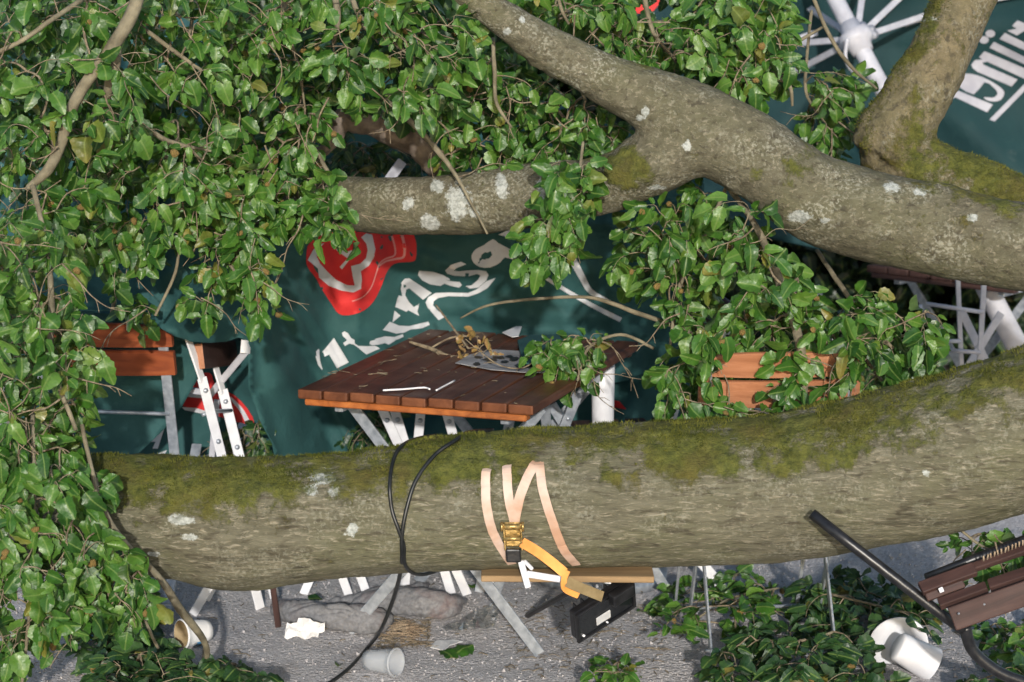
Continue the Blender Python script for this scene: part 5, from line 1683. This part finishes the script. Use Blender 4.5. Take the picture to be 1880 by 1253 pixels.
leafy('leafy twig pile on the ground just under the trunk right of the floodlight', [(1220, 1120), (1290, 1050), (1420, 1050), (1450, 1110), (1420, 1165), (1300, 1150), (1225, 1165)],
      [[(1260, 1150, 6.55, 2), (1340, 1100, 6.6, 2.5), (1430, 1080, 6.7, 2)]], 0, 0, 26, 0.058, M_LEAF, seed=24, seeds=6, ground=True)
leafy('bright green sprigs caught behind the overturned chair at lower right', [(1750, 985), (1810, 975), (1960, 990), (1960, 1050), (1830, 1060), (1770, 1030)],
      [[(1765, 975, 5.75, 2.5), (1820, 1010, 5.7, 2.5), (1930, 1020, 5.7, 2)]], 5.62, 5.85, 20, 0.052, M_LEAF, seed=25, seeds=2)
leafy('green leaves on the ground under the overturned chair at the right edge', [(1800, 1150), (1960, 1120), (1960, 1215), (1830, 1215)],
      [[(1800, 1180, 6.25, 2), (1900, 1190, 6.2, 2)]], 0, 0, 22, 0.052, M_LEAF, seed=26, seeds=0, ground=True)
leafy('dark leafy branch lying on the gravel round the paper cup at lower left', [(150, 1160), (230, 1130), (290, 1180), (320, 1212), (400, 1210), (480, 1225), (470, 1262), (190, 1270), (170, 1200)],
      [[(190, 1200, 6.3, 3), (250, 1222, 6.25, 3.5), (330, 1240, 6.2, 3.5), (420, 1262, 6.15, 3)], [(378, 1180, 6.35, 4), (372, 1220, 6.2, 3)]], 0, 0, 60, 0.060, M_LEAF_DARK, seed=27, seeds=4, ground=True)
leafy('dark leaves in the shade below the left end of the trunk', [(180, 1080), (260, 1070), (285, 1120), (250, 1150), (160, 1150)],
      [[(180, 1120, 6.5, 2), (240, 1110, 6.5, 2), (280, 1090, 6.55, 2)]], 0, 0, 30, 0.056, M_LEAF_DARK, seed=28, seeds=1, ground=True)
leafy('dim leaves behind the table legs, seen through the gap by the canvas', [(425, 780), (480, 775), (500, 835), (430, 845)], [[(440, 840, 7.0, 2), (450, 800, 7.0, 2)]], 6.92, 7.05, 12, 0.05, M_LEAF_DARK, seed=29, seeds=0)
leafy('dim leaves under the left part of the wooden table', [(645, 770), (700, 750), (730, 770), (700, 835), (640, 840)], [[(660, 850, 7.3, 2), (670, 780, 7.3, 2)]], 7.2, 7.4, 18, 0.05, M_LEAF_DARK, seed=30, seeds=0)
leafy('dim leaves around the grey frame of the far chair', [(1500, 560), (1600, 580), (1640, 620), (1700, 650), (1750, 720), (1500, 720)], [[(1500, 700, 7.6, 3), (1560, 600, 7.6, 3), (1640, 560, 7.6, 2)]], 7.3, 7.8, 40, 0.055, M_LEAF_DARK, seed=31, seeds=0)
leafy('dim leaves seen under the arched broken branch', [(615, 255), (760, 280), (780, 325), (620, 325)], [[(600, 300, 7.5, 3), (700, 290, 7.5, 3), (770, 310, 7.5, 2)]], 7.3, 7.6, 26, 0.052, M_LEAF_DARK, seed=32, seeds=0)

# the inner mass of leaves behind the branches, and the dark leaf screen added to black out the gaps beyond the tables
r_ = random.Random(77)
def mass(name, polys, Y0, Y1, n, size, mt, label):
    fr = []
    for poly, share in polys:
        xs = [p[0] for p in poly]; ys = [p[1] for p in poly]
        k = 0
        while k < n * share:
            x, y = r_.uniform(min(xs), max(xs)), r_.uniform(min(ys), max(ys))
            if not in_poly(x, y, poly): continue
            if in_poly(x, y, ARCH): k += 0.3; continue
            if fbm(Vector((x / 70.0, y / 70.0, 4.0)), 3) < -0.25: k += 0.3; continue
            k += 1
            b_ = P(x, y, r_.uniform(Y0, Y1))
            fr.append((leaf_frame(b_, Vector((r_.gauss(0, .7), r_.gauss(0, .3), -0.8)), Vector((r_.gauss(0, .6), -1, .5 + r_.gauss(0, .5))), size * r_.uniform(.7, 1.2)), r_.randrange(len(TEMPL))))
    o = joined_leaves(name, fr, mt)
    o['label'] = label; o['category'] = 'leaves'
    return o


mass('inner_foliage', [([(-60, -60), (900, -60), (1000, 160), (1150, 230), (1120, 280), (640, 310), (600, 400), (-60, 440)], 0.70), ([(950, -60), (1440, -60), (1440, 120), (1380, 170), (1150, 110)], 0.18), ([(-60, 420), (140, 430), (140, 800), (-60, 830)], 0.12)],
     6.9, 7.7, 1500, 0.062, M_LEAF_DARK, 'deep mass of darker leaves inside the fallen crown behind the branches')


def backdrop():  # added leaf screen that hides the lit ground behind with darkness
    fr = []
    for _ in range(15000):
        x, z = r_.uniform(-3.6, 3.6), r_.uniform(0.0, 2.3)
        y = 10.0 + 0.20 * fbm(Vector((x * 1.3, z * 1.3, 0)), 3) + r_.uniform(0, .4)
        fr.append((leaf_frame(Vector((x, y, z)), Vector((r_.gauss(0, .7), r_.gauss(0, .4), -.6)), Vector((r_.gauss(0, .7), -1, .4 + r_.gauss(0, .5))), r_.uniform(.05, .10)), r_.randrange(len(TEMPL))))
    h = joined_leaves('backdrop', fr, M_LEAF_BACKDROP)
    tag(h, 'dark leafy backdrop added to fill the gaps far behind the tables', 'backdrop')
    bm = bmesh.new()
    box(bm, (7.1, 0.5, 2.15), Matrix.Translation((0, 10.75, 1.085)))  # solid dark box added behind the leaves to close remaining gaps
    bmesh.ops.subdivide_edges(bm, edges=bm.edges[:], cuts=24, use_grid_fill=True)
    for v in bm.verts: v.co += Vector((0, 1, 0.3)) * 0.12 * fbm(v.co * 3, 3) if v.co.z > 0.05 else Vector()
    obj('dark_core', bm, M_CORE, h)['kind'] = 'stuff'


backdrop()

# loose leaves, twigs and stones on the gravel
for k, (x, y, s, a, m_, lab) in enumerate(((566, 1101, .034, 0.4, M_LEAF_DARK, 'small dark leaf lying on the grey cloth bundle'), (868, 1086, .030, 1.7, M_LEAF, 'small green leaf on the gravel between the steel feet'),
                                            (812, 1200, .055, -1.0, M_LEAF, 'green leaf lying against the flat paper scrap'), (838, 1204, .055, 0.9, M_LEAF, 'green leaf right of the paper scrap leaf'), (620, 1229, .022, 1.4, M_LEAF_DARK, 'tiny dark leaf left of the black cable end'),
                                            (1170, 1128, .026, 0.6, M_LEAF_DARK, 'dark leaf just right of the floodlight'), (1195, 1124, .024, -0.6, M_LEAF, 'green leaf on the gravel left of the leaf pile'))):
    g0 = gp(x, y)
    h = 0.052 if k == 0 else 0.008
    o = bpy.data.objects.new('fallen_leaf', LEAVES[m_][k % len(TEMPL)])
    if k == 0: g0 = P(566, 1101, 6.60) ; h = 0
    o.matrix_basis = leaf_frame(g0 + Vector((0, 0, h)), Vector((cos(a), sin(a), .12)), Vector((0.1, -.35, 1)), s * 1.3)
    COL.objects.link(o)
    tag(o, lab, 'leaf', 'loose leaves on the gravel')
leafy('small sprig of green leaves lying on the open gravel below the floodlight', [(1085, 1215), (1130, 1210), (1180, 1228), (1150, 1240), (1090, 1246)], [[(1070, 1245, 6.12, 1.5), (1130, 1228, 6.15, 1.5), (1180, 1230, 6.15, 1)]], 0, 0, 9, 0.040, M_LEAF, seed=40, seeds=0, ground=True, name='leaf_sprig')


def stones():
    V, F = [], []
    base = [Vector(c) for c in ((1, 0, 0), (-1, 0, 0), (0, 1, 0), (0, -1, 0), (0, 0, 1), (0, 0, -1))]
    tri = ((0, 2, 4), (2, 1, 4), (1, 3, 4), (3, 0, 4), (2, 0, 5), (1, 2, 5), (3, 1, 5), (0, 3, 5))
    for _ in range(5200):
        x, y = r_.uniform(-1.7, 1.7), r_.uniform(5.7, 7.3)
        s = r_.uniform(.0016, .0045) * (1.7 if r_.random() < .05 else 1)
        k = len(V)
        R3 = Matrix.Rotation(r_.uniform(0, 6.3), 3, Vector((r_.random() - .5, r_.random() - .5, r_.random())).normalized())
        V += [R3 @ (b_ * s * r_.uniform(.6, 1.2)) + Vector((x, y, 0.010 * fbm(Vector((x, y, 0)) * 2.6, 4) + s * .4)) for b_ in base]
        F += [tuple(i + k for i in t) for t in tri]
    me = bpy.data.meshes.new('gravel'); me.from_pydata(V, [], F); me.materials.append(M_STONE)
    o = bpy.data.objects.new('gravel', me); COL.objects.link(o); o['kind'] = 'stuff'
    bm = bmesh.new()
    for _ in range(760):                                   # bits of twig and bark
        patch = r_.random()
        if patch < .35: c = gp(r_.uniform(690, 790), r_.uniform(1138, 1192))
        elif patch < .65: c = gp(r_.uniform(930, 1240), r_.uniform(1110, 1240))
        else: c = Vector((r_.uniform(-1.3, 1.4), r_.uniform(6.0, 7.0), 0))
        a = r_.uniform(0, 6.3); L = r_.uniform(.008, .035) * (2.6 if r_.random() < .06 else 1)
        c.z = 0.010 * fbm(Vector((c.x, c.y, 0)) * 2.6, 4) + .006
        d = Vector((cos(a), sin(a), r_.uniform(-.05, .12))) * L
        tube(bm, [c - d * .5, c + Vector((r_.uniform(-.2, .2), r_.uniform(-.2, .2), .1)) * L, c + d * .5], r_.uniform(.0006, .0016), 4, caps=False)
    o = obj('twig_litter', bm, M_TWIG); o['kind'] = 'stuff'
    bm = bmesh.new()
    for _ in range(260):                                   # the straw heap by the cloth bundle
        a = r_.gauss(0, .5); b_ = r_.gauss(0, .5)
        c = gp(742 + 34 * a, 1166 + 15 * b_); c.z = max(0, .03 * (1 - a * a - b_ * b_)) * r_.random() + .008
        an = r_.uniform(0, 6.3); L = r_.uniform(.012, .04)
        d = Vector((cos(an), sin(an), r_.uniform(-.2, .2))) * L
        tube(bm, [c - d * .5, c + d * .5], .0009, 4, caps=False)
    o = obj('straw_litter', bm, M_STRAW); o['kind'] = 'stuff'


stones()
